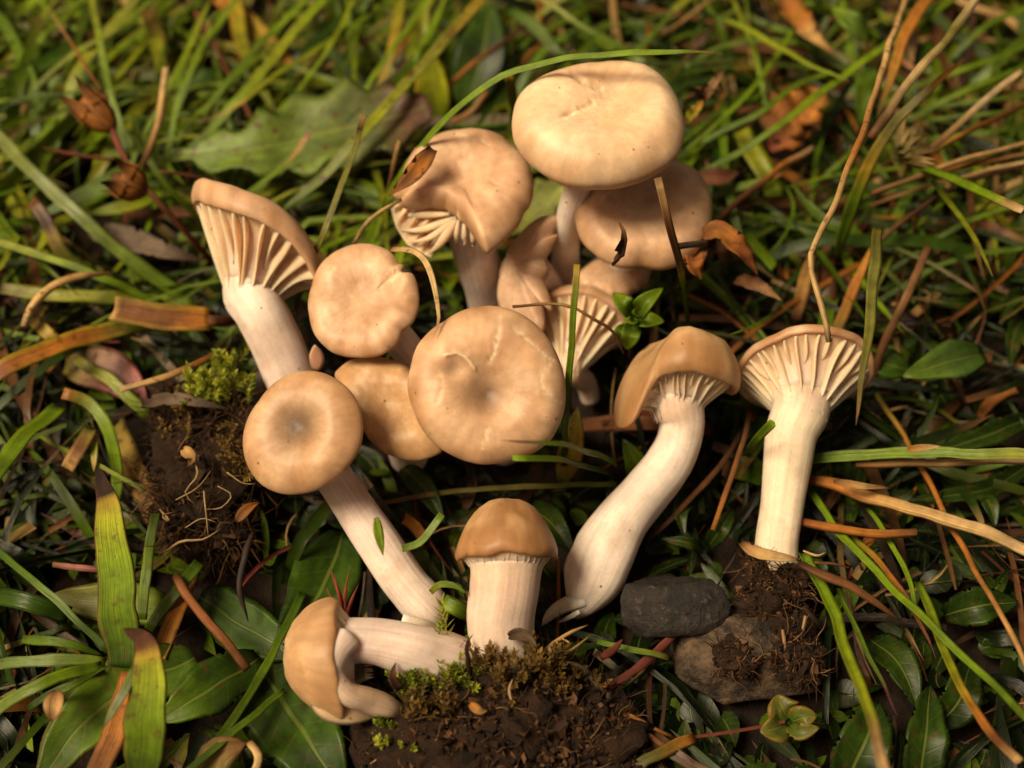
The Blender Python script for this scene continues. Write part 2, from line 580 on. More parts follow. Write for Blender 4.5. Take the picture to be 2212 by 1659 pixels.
def cap_mesh(C, parent, top, dents=(), scars=(), wave=None, center=0.5, ccol=CAPD, base=CAPC, light=CAPL, seg=132, nr=46, lump=0.018, under=True,
             zf=-0.30, r0=0.30, seed=0.0, margin=0.24, crad=0.42, zpow=1.5, name="cap", centre_px=None, shift=(0, 0)):
    """top: (rho, z) in units of R from the middle out to the margin and its inner lip; rho 1 is z 0."""
    R = C.R
    tp = np.array(top[:1] + [(.07, top[0][1] + (top[1][1] - top[0][1]) * .04)] + top[1:], float)
    prof = catmull(np.column_stack([tp, np.zeros(len(tp))]), nr)[:, :2]
    prof[0, 0] = 0.0
    ntop = len(prof)
    rm, zm = prof[-1]
    if under:
        ss = np.linspace(0, 1, 13)[1:]
        und = [(rm + (r0 - rm) * s, zm + (zf - zm) * s ** zpow) for s in ss]
        prof = np.vstack([prof, und])
    den = [(C.local(x, y, 0.1 * R), rr * C.m, d * C.m) for x, y, rr, d in dents]
    cpx = C.local(*centre_px) if centre_px else np.zeros(2)
    scr = []
    for pts, w, d, ca in scars:
        q = [C.local(x, y, 0.1 * R) for x, y in pts]
        scr.append((q, w * C.m, d * C.m, ca))
    V, Cc, S, F = [], [], [], []
    base = np.array(base); light = np.array(light); ccol = np.array(ccol)
    iequ = int(np.argmax(prof[:, 0]))
    for i, (rho, z) in enumerate(prof):
        for k in range(seg):
            th = 2 * math.pi * k / seg
            Rt = C.rad(th) if rho > 0.3 else C.R * (1 - rho / 0.3) + C.rad(th) * (rho / 0.3)
            x, y = math.cos(th) * rho * Rt, math.sin(th) * rho * Rt
            zz = z * R
            if i <= iequ:
                x += shift[0] * R * (1 - rho * rho); y += shift[1] * R * (1 - rho * rho)
            if wave:
                zz += ptab(wave, math.degrees(th)) * R * rho ** 2.2
            nz = n3((x / R + seed, y / R + seed * 1.7, z * 0.5), 2.2)
            if i < ntop:
                zz += nz * lump * R * 1.3 + n3((x / R, y / R + seed, seed), 6.5) * lump * R * 0.35
            ca = 0.0
            if i <= iequ + 2:
                for (dx, dy), rr, d in den:
                    q = ((x - dx) ** 2 + (y - dy) ** 2) / (rr * rr)
                    if q < 6:
                        zz += d * math.exp(-q)
                for pts, w, d, cc in scr:
                    md = 9e9
                    for a, b in zip(pts, pts[1:]):
                        ab = b - a
                        t = max(0, min(1, ((x - a[0]) * ab[0] + (y - a[1]) * ab[1]) / max(ab @ ab, 1e-12)))
                        md = min(md, math.hypot(x - a[0] - ab[0] * t, y - a[1] - ab[1] * t))
                    jit = w * (0.75 + 0.9 * n3((x / R, y / R, seed), 17))
                    q = (md / max(jit, 1e-9)) ** 2
                    if q < 5:
                        e = math.exp(-q)
                        zz += d * e
                        ca = max(ca, min(1, cc * e * (.75 + 1.3 * n3((x / R + 7, y / R, seed), 22))))
            V.append(C.at(x, y, zz))
            rn = rho
            if i < ntop:
                m = max(0, min(1, 0.5 + 1.1 * nz + .5 * n3((x / R + 3, y / R, seed), 5)))
                col = base * (1 - 0.75 * m) + light * (0.75 * m)
                col = col * (1 + .10 * n3((x / R, y / R, seed + 4), 11))
                rc = math.hypot(x - cpx[0], y - cpx[1]) / R
                col = col + (ccol - col) * center * math.exp(-(rc / crad) ** 2)
                if rn > 0.8:
                    col = col + (np.array((.33, .16, .06)) - col) * min(.8, 3.6 * margin * ((rn - .8) / .2) * (.6 + .8 * n3((x / R, y / R, seed + 9), 4)))
                col = col + (np.array((0.80, 0.63, 0.43)) - col) * ca
            else:
                us = (i - ntop + 1) / 12.0
                col = np.array(GILLC) * .95 * (1 - us * us * .8) + np.array(STEMP) * us * us * .8
            Cc.append(col)
            fr = 7.5 * min(1.0, rho * 2.6)
            S.append((math.cos(th) * fr + seed, math.sin(th) * fr, rho * 2.2))
    nrg = len(prof)
    for i in range(nrg - 1):
        for k in range(seg):
            a, b = i * seg + k, i * seg + (k + 1) % seg
            F.append((a, a + seg, b + seg, b))
    F.append(tuple((nrg - 1) * seg + k for k in range(seg - 1, -1, -1)))
    x, y, d = proj(C.c)
    DISCS.append((x, y, C.R / C.m * 1.02, d))
    return mk(name, V, F, M_CAP, parent, Cc, S), (rm, zm)

def gills(C, parent, rim, count, r0, zs, zf, th=0.028, wave=None, arc=(0, 360), zpow=1.5, seed=1, short=True, bow=1.55, tail=0.22):
    """separate radial gills running from the margin down on to the stem"""
    R = C.R
    rm, zm = rim
    rs = random.Random(seed)
    out = []
    for k in range(count):
        deg = arc[0] + (arc[1] - arc[0]) * (k + 0.5 + rs.uniform(-0.2, 0.2)) / count
        a = math.radians(deg)
        is_short = short and k % 2 == 1 and rs.random() < 0.75
        s1 = 0.78 + rs.uniform(-.14, .14) if is_short else 1.0
        V, F, Cc, S = [], [], [], []
        ns = 11
        run = 0 if is_short else 4
        w0 = ptab(wave, deg) if wave else 0.0
        ph = rs.uniform(0, 6)
        for i in range(ns + 1 + run):
            s = s1 * min(i, ns) / ns              # 0 at the margin, 1 at the stem
            rho = (rm * 0.985) + (r0 - rm * 0.985) * s
            Rt = C.rad(a) * min(1, rho / 0.3) + R * max(0, 1 - rho / 0.3)
            zu = zm + (zf - zm) * s ** zpow + 0.015 + w0 * rho ** 2.2
            fade = 1.0 if not is_short else max(0.0, 1 - (s / s1) ** 1.6)
            zl = zm + (zs - zm) * s ** bow + w0 * rho ** 2.2
            zl = zu - (zu - zl) * fade - 0.012
            if i > ns:                            # fading out along the stem
                g = (i - ns) / run
                down = g * tail
                zl = zs + w0 * rho ** 2.2 - down
                zu = zf + 0.015 + w0 * rho ** 2.2 - down
                rho = r0 * (1.0 - 0.24 * g)
                Rt = R
            ww = th * (0.5 + 0.7 * math.sin(math.pi * min(1, 0.15 + s)))
            if i > ns: ww = th * .5
            tw = 0.02 * math.sin(s * 5 + ph)
            dr = np.array([math.cos(a), math.sin(a)]); dt = np.array([-math.sin(a), math.cos(a)])
            for z, wd in ((zu, ww), (zl * 0.5 + zu * 0.5, ww * 0.6), (zl, ww * 0.32)):
                for sg in (-1, 1):
                    q = dr * rho * Rt + dt * (sg * wd + tw * (1 if z == zl else 0.3)) * R
                    V.append(C.at(q[0], q[1], z * R))
                    f = 0.0 if z == zu else (1.0 if z == zl else 0.5)
                    f = min(1.6, f + max(0, i - ns) * .4 + s * .5)
                    Cc.append(np.array(GILLC) * (1 - 0.28 * f) + np.array((0.80, 0.62, 0.46)) * (0.28 * f))
                    S.append((deg * 0.3, s * 2, sg * 0.3))
        for i in range(ns + run):
            b = i * 6
            for q in ((0, 2, 8, 6), (2, 4, 10, 8), (4, 5, 11, 10), (5, 3, 9, 11), (3, 1, 7, 9)):
                F.append(tuple(b + x for x in q))
        F.append((0, 1, 3, 5, 4, 2))
        b = (ns + run) * 6
        F.append((b, b + 2, b + 4, b + 5, b + 3, b + 1))
        out.append(mk("gill", V, F, M_GILL, parent, Cc, S))
    return out

def stem_mesh(parent, pts, rad, soil=0.0, top=STEMP, low=STEMC, sides=36, n=56, seed=0.0, lump=0.05, flat=1.0, name="stem", ridge=0.0, closed=True, twist=0.0, neck=None):
    """pts: 3d points from the foot to the cap, rad: radii in metres at those points"""
    q = np.column_stack([np.array(pts), np.array(rad)])
    c4 = catmull(q, n)
    c, r = c4[:, :3], np.maximum(c4[:, 3], 1e-5)
    V, F, Cc, S = [], [], [], []
    Tn = np.gradient(c, axis=0)
    u = None
    top, low = np.array(top), np.array(low)
    for i in range(n + 1):
        t = i / n
        T = unit(Tn[i])
        ref = TOC if u is None else u
        if u is None and abs(T @ ref) > 0.95: ref = UPV
        u = unit(ref - T * (ref @ T))
        v = np.cross(T, u)
        end = 1.0
        if closed and t < 0.05: end = math.sqrt(max(0.0, 1 - (1 - t / 0.05) ** 2)) * 0.75 + 0.25
        for k in range(sides):
            a = 2 * math.pi * k / sides
            d = np.array([math.cos(a), math.sin(a), 0])
            nz = n3((d[0] * 0.9 + seed, d[1] * 0.9, t * 3.2 + seed), 1.0)
            nf = n3((d[0] * 3.5 + seed, d[1] * 3.5, t * 1.4 + seed), 1.0)
            ri = r[i] * end * (1 + lump * nz + lump * 0.45 * nf)
            if twist: ri *= 1 + twist * (math.sin(a * 2 + t * 8 + seed) - .8 * math.exp(-((math.sin(a * .5 + t * 3.4)) / .12) ** 2)) * math.sin(math.pi * min(1, t * 1.15)) ** .5
            if ridge: ri *= 1 + ridge * math.sin(a * 15 + seed) * max(0, (t - 0.72) / 0.28)
            V.append(c[i] + (u * math.cos(a) + v * math.sin(a) * flat) * ri)
            f = max(0, min(1, t * 1.2 - 0.1 + 0.3 * nz))
            col = low * (1 - f) + top * f
            if neck is not None and t > .8:
                col = col + (np.array(neck) - col) * min(1, (t - .8) / .12)
            if soil:
                g = max(0, min(1, (soil - t) / max(soil, 1e-6) + 0.5 * nf))
                if t < soil * 1.6: col = col + (np.array((0.24, 0.13, 0.07)) - col) * g * 0.55
            Cc.append(col)
            S.append((d[0] * 5 + seed, d[1] * 5, t * 1.5))
        if i % 6 == 0:
            x, y, dd = proj(c[i])
            DISCS.append((x, y, r[i] / mpp(c[i]) * 1.1, dd))
    for i in range(n):
        for k in range(sides):
            a, b = i * sides + k, i * sides + (k + 1) % sides
            F.append((a, b, b + sides, a + sides))
    F.append(tuple(range(sides - 1, -1, -1)))
    F.append(tuple(range(n * sides, (n + 1) * sides)))
    return mk(name, V, F, M_STEM, parent, Cc, S)

def stem_px(parent, pts, cap=None, capr=None, depth=0.22, flare=None, **kw):
    """pts: (px, py, h mm, radius in picture units) from the foot up; then on to the underside of the cap"""
    P3 = [P(x, y, h) for x, y, h, _ in pts]
    r = [rr * mpp(p) for p, (_, _, _, rr) in zip(P3, pts)]
    if flare: kw.setdefault('neck', tuple(.5 * a + .5 * b for a, b in zip(GILLC, STEMP)))
    if cap is not None:
        if flare:
            zs, r0 = flare
            P3.append(cap.c + cap.n * zs * cap.R); r.append(r0 * cap.R * .97)
            P3.append(cap.c + cap.n * (zs * 0.6 - depth * 0.4) * cap.R); r.append(r0 * cap.R * 1.0)
        P3.append(cap.c - cap.n * depth * cap.R)
        r.append(capr * mpp(cap.c) if capr else r[-1] * 1.25)
    return stem_mesh(parent, P3, r, **kw)

# ------------------------------------------------------------------ the ground
def ground():
    n = 150
    xs = np.linspace(-1, 1, n)
    xs = np.sign(xs) * np.abs(xs) ** 3.0 * 6.0
    V, F = [], []
    for j in range(n):
        for i in range(n):
            x, y = xs[i], xs[j]
            z = 0.0022 * mnoise.noise(Vector((x * 55, y * 55, 0))) + 0.0012 * mnoise.noise(Vector((x * 170, y * 170, 3))) - 0.0025
            V.append((x, y, z))
    for j in range(n - 1):
        for i in range(n - 1):
            a = j * n + i
            F.append((a, a + 1, a + n + 1, a + n))
    o = mk("ground", V, F, M_GROUND)
    tag(o, "dark humus soil under the turf", None, None, 'structure')
ground()

# ------------------------------------------------------------------ the mushrooms
CONVEX = [(0, .20), (.2, .225), (.42, .28), (.6, .30), (.76, .27), (.88, .19), (.965, .085), (1, 0), (.99, -.08), (.95, -.14), (.88, -.15)]
FLATC = [(0, .13), (.2, .14), (.45, .18), (.68, .18), (.84, .14), (.94, .08), (1, 0), (.99, -.06), (.95, -.10), (.88, -.10)]

def mushroom(label, foot):
    return thing("mushroom", label, "mushroom", P(*foot), "freshly picked and growing pale mushrooms")

# funnel mushroom in side view
m = mushroom("tall mushroom in side view with flaring gills running down its stem", (640, 890, 4))
C = Cap(562, 510, 23, (.13, .96, -.24), R=158)
C.shape([(0, 1.08), (60, .98), (120, .95), (180, 1.0), (270, 1.0), (330, 1.04)])
wv = [(0, -.66), (40, -.48), (90, -.06), (140, .24), (180, .44), (220, .34), (250, .12), (270, .04), (300, -.14), (325, -.40), (342, -.68)]
cp, rim = cap_mesh(C, m, [(0, .22), (.3, .27), (.6, .26), (.80, .27), (.92, .23), (.985, .14), (1, 0.04), (.99, -.07), (.95, -.12), (.92, -.09)],
                   wave=wv, zf=-.74, r0=.36, seed=1.3, center=.1, lump=.03, zpow=2.3)
gills(C, m, rim, 26, .365, -.84, -.74, th=.034, wave=wv, seed=3, bow=1.08, zpow=2.3, tail=.3)
stem_px(m, [(655, 900, 6, 50), (632, 830, 11, 54), (592, 730, 16.5, 56), (560, 668, 19.3, 57)], C, 40, depth=.45, flare=(-.84, .36), seed=2.1, soil=.1, low=STEMP, top=STEMC, ridge=.03)

# notched cap beside it
m = mushroom("mushroom with a flat tan cap notched at its rim, under the arching pale straw", (930, 830, 3))
C = Cap(785, 650, 27, (-.12, .30, .94), outline=[(700, 562), (745, 533), (800, 527), (845, 545), (862, 572), (866, 590), (876, 572), (893, 592), (904, 625), (903, 665), (893, 695), (868, 715), (855, 745), (825, 765), (770, 771), (720, 762), (683, 728), (668, 680), (673, 615)])
cap_mesh(C, m, FLATC, dents=[(770, 640, 60, -8), (850, 605, 22, -9), (880, 600, 26, 5), (715, 580, 20, 4)],
         scars=[([(858, 585), (838, 606), (822, 622)], 6, -5, .75), ([(700, 575), (725, 585)], 4, -2, .5), ([(865, 590), (848, 607)], 5, 4, .9)],
         center=.35, seed=3.7, crad=.4, lump=.03, zf=-.4, r0=.25)
stem_px(m, [(935, 835, 5, 34), (905, 785, 13, 34)], C, 42, depth=.25, seed=4.4)

# torn cap
m = mushroom("mushroom with a torn cap showing ragged gills, bark flake lying on it", (1070, 690, 2))
C = Cap(1003, 405, 30, (-.06, .52, .85), outline=[(905, 314), (950, 290), (1000, 283), (1055, 286), (1103, 310), (1140, 350), (1152, 395), (1145, 440), (1132, 455), (1122, 478), (1100, 505), (1075, 530), (1047, 548), (1030, 512), (1008, 482), (985, 462), (962, 446), (930, 440), (880, 434), (855, 442), (848, 420), (868, 380), (884, 345)])
cap_mesh(C, m, CONVEX, dents=[(985, 385, 55, -10), (1060, 300, 25, 5), (960, 330, 30, 4), (1080, 410, 20, -5), (1030, 450, 30, 5)],
         scars=[([(980, 310), (1010, 312)], 5, -3, .6), ([(1040, 320), (1060, 328)], 5, -3, .6), ([(985, 462), (962, 448), (930, 441), (880, 436)], 7, 3, .9), ([(1062, 405), (1085, 420)], 4, -3, 0)],
         center=.3, seed=5.1, seg=180, lump=.035, centre_px=(985, 385), zf=-.4, r0=.28)
stem_px(m, [(1070, 690, 2, 52), (1050, 620, 11, 48), (1030, 560, 18, 47)], C, 60, depth=.3, seed=5.5)
# the torn margin below the tear: a fan of gill flesh with its own gills
V, F, Cc, S = [], [], [], []
ap = [(975, 462), (960, 455), (930, 446), (890, 440), (858, 440)]
ou = [(930, 556), (905, 545), (878, 527), (856, 492), (845, 452)]
na, nb = 40, 16
for i in range(na + 1):
    f = i / na
    a = lerp_list(ap, f); b = lerp_list(ou, f)
    for j in range(nb + 1):
        g = j / nb
        x, y = a * (1 - g) + b * g
        h = 27.5 - 4.5 * g + 1.0 * math.sin(g * 3.0) + 0.55 * math.sin(f * 34) * math.sin(math.pi * min(1, .15 + g * .8))
        V.append(P(x, y, h)); Cc.append(np.array(GILLC) * 1.02); S.append((f * 9, g * 2, 0))
nv = len(V)
for i in range(na + 1):
    for j in range(nb + 1):
        V.append(V[i * (nb + 1) + j] - TOC * 0.0011); Cc.append(np.array(CAPC)); S.append((0, 0, 0))
for i in range(na):
    for j in range(nb):
        a = i * (nb + 1) + j
        q = (a, a + 1, a + nb + 2, a + nb + 1)
        F.append(q); F.append(tuple(nv + x for x in reversed(q)))
for i in range(na):
    for j0 in (0, nb):
        a = i * (nb + 1) + j0
        F.append((a, a + nb + 1, nv + a + nb + 1, nv + a))
for j in range(nb):
    for i0 in (0, na):
        a = i0 * (nb + 1) + j
        F.append((a, a + 1, nv + a + 1, nv + a))
tag(mk("torn_margin", V, F, M_GILL, m, Cc, S), "ragged torn margin with bare gills")
for q, w in (([(985, 470), (925, 490), (862, 498)], 20), ([(985, 472), (940, 505), (880, 525)], 18), ([(985, 474), (955, 515), (925, 550)], 26), ([(970, 462), (910, 462), (852, 462)], 18),
             ([(990, 475), (985, 505), (980, 535)], 14), ([(1003, 482), (1003, 510), (1002, 535)], 14), ([(1018, 495), (1022, 515), (1024, 535)], 12)):
    grass("gill", None, None, q, (29, 28, 24), w, [(0, GILLC), (1, (.74, .54, .37))], prof='lance', mat=M_GILL, parent=m, thick=.5, crease=-.3, n=10)

# top cap of the cluster
m = mushroom("largest mushroom of the clump, smooth cream cap with cracks, below the bowed blade", (1225, 655, 2))
C = Cap(1292, 270, 41, (.0, .50, .87), outline=[(1107, 252), (1120, 210), (1160, 175), (1220, 153), (1290, 142), (1350, 138), (1402, 150), (1450, 190), (1475, 243), (1479, 290), (1464, 335), (1424, 365), (1370, 388), (1300, 399), (1230, 394), (1180, 373), (1138, 340), (1110, 300)])
cap_mesh(C, m, CONVEX, dents=[(1320, 212, 42, -14), (1210, 260, 50, -3), (1300, 300, 70, 4), (1420, 330, 20, -4)],
         scars=[([(1172, 294), (1215, 276), (1240, 262)], 8, -4, .95), ([(1215, 268), (1255, 250), (1278, 236)], 5, -9, .2), ([(1214, 174), (1236, 186)], 7, -4, .8), ([(1236, 186), (1262, 198), (1296, 206)], 6, -9, .1), ([(1338, 166), (1346, 152), (1356, 140)], 5, -3, .75), ([(1250, 200), (1300, 215)], 4, -3, .1), ([(1390, 290), (1400, 283)], 4, -2, .3)],
         center=.38, ccol=(.50, .27, .12), base=(.72, .47, .28), light=(.85, .64, .44), seed=7.9, lump=.022, margin=.12, centre_px=(1335, 225), crad=.33, zf=-.4, r0=.2)
stem_px(m, [(1222, 655, 2, 34), (1222, 560, 14, 30), (1233, 450, 27, 27)], C, 34, depth=.25, seed=7.2, top=STEMC)

# cap tucked under it
m = mushroom("mushroom with a rounded cap tucked under the largest, dark scrap stuck to it", (1240, 690, 2))
C = Cap(1388, 466, 27, (.06, .42, .90), outline=[(1242, 470), (1248, 430), (1278, 400), (1340, 380), (1400, 362), (1450, 350), (1500, 366), (1530, 408), (1539, 460), (1526, 512), (1492, 556), (1440, 578), (1390, 572), (1340, 575), (1290, 550), (1255, 515)])
cap_mesh(C, m, CONVEX, dents=[(1400, 400, 40, -8), (1330, 515, 22, -9), (1290, 470, 40, 5), (1440, 520, 40, 5), (1385, 560, 14, -4)],
         scars=[([(1330, 420), (1300, 445), (1290, 460)], 5, 2, .5), ([(1400, 560), (1395, 540)], 4, -3, .0)], center=.3, seed=9.3, lump=.03, centre_px=(1400, 410), zf=-.4, r0=.25)
stem_px(m, [(1225, 700, 2, 44), (1270, 630, 8, 44), (1340, 565, 15, 42)], C, 46, depth=.3, seed=9.9)

# leaning cap in the middle, edge towards the viewer
m = mushroom("mushroom leaning on edge with a wavy pinkish rim, beside the torn cap's stem", (1225, 720, 2))
C = Cap(1132, 580, 19, (-.60, .12, .79), outline=[(1205, 465), (1165, 470), (1125, 508), (1098, 555), (1082, 610), (1078, 655), (1092, 695), (1135, 722), (1175, 715), (1192, 680), (1165, 640), (1178, 622), (1168, 602), (1182, 582), (1174, 560), (1188, 540), (1184, 520), (1204, 500)])
cap_mesh(C, m, [(0, .42), (.3, .41), (.6, .35), (.82, .23), (.95, .09), (1, 0), (.99, -.06), (.94, -.09)], base=(.58, .37, .25), light=(.70, .48, .33), center=.0, seed=11.0, lump=.03, seg=160, zf=-.35, r0=.3)
stem_px(m, [(1235, 735, 2, 36), (1200, 660, 8, 38)], C, 44, depth=.3, seed=11.5)

# smooth lobe under the tucked cap
m = mushroom("mushroom with a smooth pale lobe of cap peeping out below the tucked cap", (1330, 650, 2))
C = Cap(1322, 602, 15, (.10, .55, .83), outline=[(1236, 605), (1262, 580), (1310, 562), (1362, 555), (1408, 570), (1402, 600), (1370, 630), (1325, 648), (1280, 650), (1248, 635)])
cap_mesh(C, m, CONVEX, center=.0, seed=33.1, lump=.05, zf=-.4, r0=.3, base=(.58, .36, .22), light=(.68, .46, .3))
stem_px(m, [(1335, 680, 1, 34), (1328, 640, 8, 34)], C, 40, depth=.3, seed=33.5)

# small one showing its gill fan
m = mushroom("small mushroom with a fan of gills behind the upright yellow-tipped grass stem", (1272, 885, 2))
C = Cap(1258, 690, 10.5, (.24, .78, -.55), R=106)
wv = [(0, -.1), (90, .1), (180, -.25), (270, .0)]
cp, rim = cap_mesh(C, m, [(0, .5), (.35, .48), (.65, .38), (.88, .2), (1, 0), (.99, -.08), (.93, -.1)], wave=wv, center=.1, seed=12.3, zf=-1.1, r0=.28, zpow=2.1, base=(.64, .42, .27), light=(.7, .48, .33))
gills(C, m, rim, 22, .29, -1.25, -1.1, th=.042, wave=wv, seed=8, bow=1.05, zpow=2.1)
stem_px(m, [(1276, 870, 1, 20), (1268, 832, 4, 22)], C, 24, depth=.55, flare=(-1.2, .29), seed=12.9, top=GILLC)

# the face-on cap
m = mushroom("mushroom facing the viewer with a round tan scuffed cap and dark dimple", (1085, 960, 2))
C = Cap(1052, 835, 31, (.03, .10, .99), outline=[(958, 695), (1000, 670), (1060, 660), (1120, 675), (1170, 713), (1205, 770), (1222, 840), (1215, 900), (1190, 950), (1150, 980), (1100, 995), (1040, 1003), (980, 985), (925, 945), (895, 890), (880, 840), (888, 790), (902, 745), (928, 715)])
cap_mesh(C, m, [(0, .21), (.2, .22), (.4, .235), (.6, .235), (.78, .20), (.9, .13), (.97, .06), (1, 0), (.99, -.07), (.95, -.11), (.88, -.12)],
         dents=[(1052, 852, 56, -30), (985, 800, 26, -14), (960, 770, 26, 6), (1080, 730, 30, 4), (1160, 880, 50, 4), (925, 730, 20, -5), (1120, 700, 20, -3)],
         scars=[([(1078, 690), (1074, 730), (1066, 765), (1056, 782)], 6, -2.5, .85), ([(1108, 712), (1140, 738), (1165, 762), (1192, 778)], 6, -2, .75), ([(1184, 785), (1168, 810), (1166, 835), (1185, 855)], 7, -2, .7),
                ([(1042, 968), (1048, 945), (1052, 930)], 5, -2, .7), ([(948, 800), (956, 840), (945, 870)], 6, -1.5, .45), ([(962, 770), (985, 766), (1008, 775), (1026, 800)], 5, 6, .7),
                ([(1195, 865), (1212, 870)], 4, -1.5, .7), ([(1160, 845), (1165, 860)], 4, 1, -.0)],
         center=.9, ccol=(.12, .055, .024), seed=13.5, crad=.25, seg=168, nr=60, lump=.02, centre_px=(1052, 852), zf=-.4, r0=.25, base=(.55, .325, .185), light=(.70, .46, .29))
stem_px(m, [(1090, 975, 1, 44), (1075, 900, 12, 44)], C, 56, depth=.22, seed=13.9)

# half hidden brown cap
m = mushroom("mushroom with folded brown cap half hidden between two dimpled caps", (880, 985, 1))
C = Cap(842, 880, 19, (-.15, .35, .92), outline=[(722, 806), (755, 780), (800, 771), (850, 779), (890, 802), (925, 850), (948, 920), (955, 975), (905, 994), (855, 987), (812, 962), (785, 925), (762, 885), (738, 845)])
cap_mesh(C, m, CONVEX, dents=[(850, 890, 45, -12), (800, 815, 45, 6), (880, 820, 22, 3)], center=.3, centre_px=(840, 905), base=(.50, .29, .14), light=(.56, .36, .2), seed=15.1, lump=.04, zf=-.4, r0=.3)
stem_px(m, [(885, 995, 0, 40), (870, 940, 8, 42)], C, 46, depth=.3, seed=15.3)

# dimpled brown cap with a long stem to the bottom
m = mushroom("mushroom with an oval brown dimpled cap and long slanting stem with broken foot", (950, 1350, 2))
C = Cap(655, 936, 25, (-.22, .22, .95), outline=[(640, 803), (690, 803), (735, 825), (768, 862), (782, 910), (778, 960), (752, 1005), (705, 1048), (650, 1066), (605, 1066), (562, 1045), (532, 1000), (524, 950), (535, 905), (560, 865), (595, 825)])
cap_mesh(C, m, [(0, .30), (.2, .30), (.42, .29), (.6, .265), (.76, .215), (.88, .145), (.96, .07), (1, 0), (.99, -.08), (.95, -.13), (.88, -.13)],
         dents=[(646, 922, 58, -27), (700, 1000, 40, 3), (600, 870, 40, 3)], scars=[([(725, 1010), (735, 1016)], 4, -2, .2)],
         center=.93, ccol=(.085, .038, .016), crad=.36, centre_px=(650, 925), base=(.48, .27, .14), light=(.62, .41, .25), seed=17.7, margin=.2, lump=.02, zf=-.4, r0=.25)
stem_px(m, [(962, 1352, 3, 16), (935, 1325, 4.5, 42), (880, 1265, 7, 47), (815, 1170, 10, 47), (758, 1085, 13, 43), (715, 1020, 17, 42)], C, 48, depth=.2, seed=17.1, soil=.2, low=STEMC, top=STEMP)
grass("broken_flake", None, None, [(868, 1340), (905, 1352), (960, 1365)], (8, 7, 4), 34, [(0, STEMC), (1, (.5, .33, .2))], prof='cut', mat=M_STEM, parent=m, thick=.35, crease=-.15, cross=7)

# stout young one standing in the clod
m = mushroom("stout young mushroom with a domed brown cap, rooted in the dark soil clod", (1080, 1455, 4))
C = Cap(1094, 1192, 17, (.0, .965, -.20), R=111)
wv = [(0, .0), (90, 0), (180, -.02), (230, .0), (270, .08), (310, .02)]
cp, rim = cap_mesh(C, m, [(0, 1.03), (.25, 1.0), (.5, .87), (.72, .64), (.88, .36), (.97, .13), (1, 0), (.985, -.10), (.93, -.15), (.86, -.12)], wave=wv, center=.25, ccol=(.36, .18, .07), crad=.7,
                   base=(.32, .16, .065), light=(.60, .38, .20), seed=19.2, lump=.04, zf=-.24, r0=.73, margin=.5, zpow=1.2)
gills(C, m, rim, 36, .73, -.27, -.24, th=.016, wave=wv, seed=12, short=False, bow=1.0, zpow=1.2, tail=.06)
stem_px(m, [(1082, 1475, 6, 70), (1084, 1400, 9, 70), (1082, 1320, 12.6, 74), (1090, 1272, 14.7, 75)], C, 70, depth=.15, flare=(-.30, .735), seed=19.9, soil=.14, lump=.03, ridge=.025, low=STEMC, top=(.66, .47, .37))

# lying one with the gap under its cap
m = mushroom("mushroom lying on its side with a hole between curled cap and stem", (980, 1420, 4))
C = Cap(708, 1418, 13, (-.95, .08, .16), R=128)
C.shape([(180, .95), (240, 1.0), (270, 1.12), (300, 1.05), (0, .95), (90, 1.0)])
wv = [(180, -.15), (225, -.22), (250, -.32), (270, -.34), (288, -.28), (308, -.14), (335, -.04), (20, .05), (60, .0), (90, .02), (130, -.05)]
cp, rim = cap_mesh(C, m, [(0, .72), (.3, .70), (.55, .62), (.78, .44), (.92, .22), (.985, .07), (1, 0), (.985, -.06), (.95, -.08)], wave=wv, center=.15, seed=21.4, lump=.04, zf=-.42, r0=.44, zpow=1.4,
                   base=(.50, .29, .145), light=(.62, .41, .23))
gills(C, m, rim, 30, .44, -.55, -.42, th=.026, wave=wv, seed=15, arc=(30, 240), bow=1.1, zpow=1.4)
stem_px(m, [(1005, 1440, 7, 56), (930, 1418, 10.5, 60), (870, 1398, 13, 55), (815, 1386, 14, 49), (765, 1384, 14.5, 48), (715, 1392, 14, 54), (690, 1395, 13.6, 50)], seed=21.8, soil=.2, lump=.09, low=STEMC, top=STEMP)
stem_px(m, [(752, 1372, 17, 34), (722, 1412, 17.5, 32), (716, 1455, 17, 27), (742, 1492, 15.5, 25), (790, 1512, 13, 27), (838, 1528, 10.5, 24), (868, 1534, 8.5, 12)], seed=41.0, lump=.12, low=STEMP, top=GILLC, name="flesh_arch")
grass("cap_flap", "torn flap of the cap below the hole", None, [(676, 1492), (712, 1520), (752, 1532), (830, 1540)], (14, 14, 12.5, 9.5), 74, [(0, (.50, .29, .15)), (.4, (.60, .38, .23)), (1, (.62, .42, .27))], prof='lance', mat=M_CAP, parent=m, thick=.16, crease=-.12, cross=9, n=26)
grass("cap_flap", "pointed tip of the torn flap", None, [(702, 1500), (722, 1530), (741, 1564)], (14.5, 13.5, 11), 64, [(0, (.55, .33, .18)), (1, (.66, .46, .30))], prof='blade', mat=M_CAP, parent=m, thick=.16, crease=-.08, cross=9, n=18)

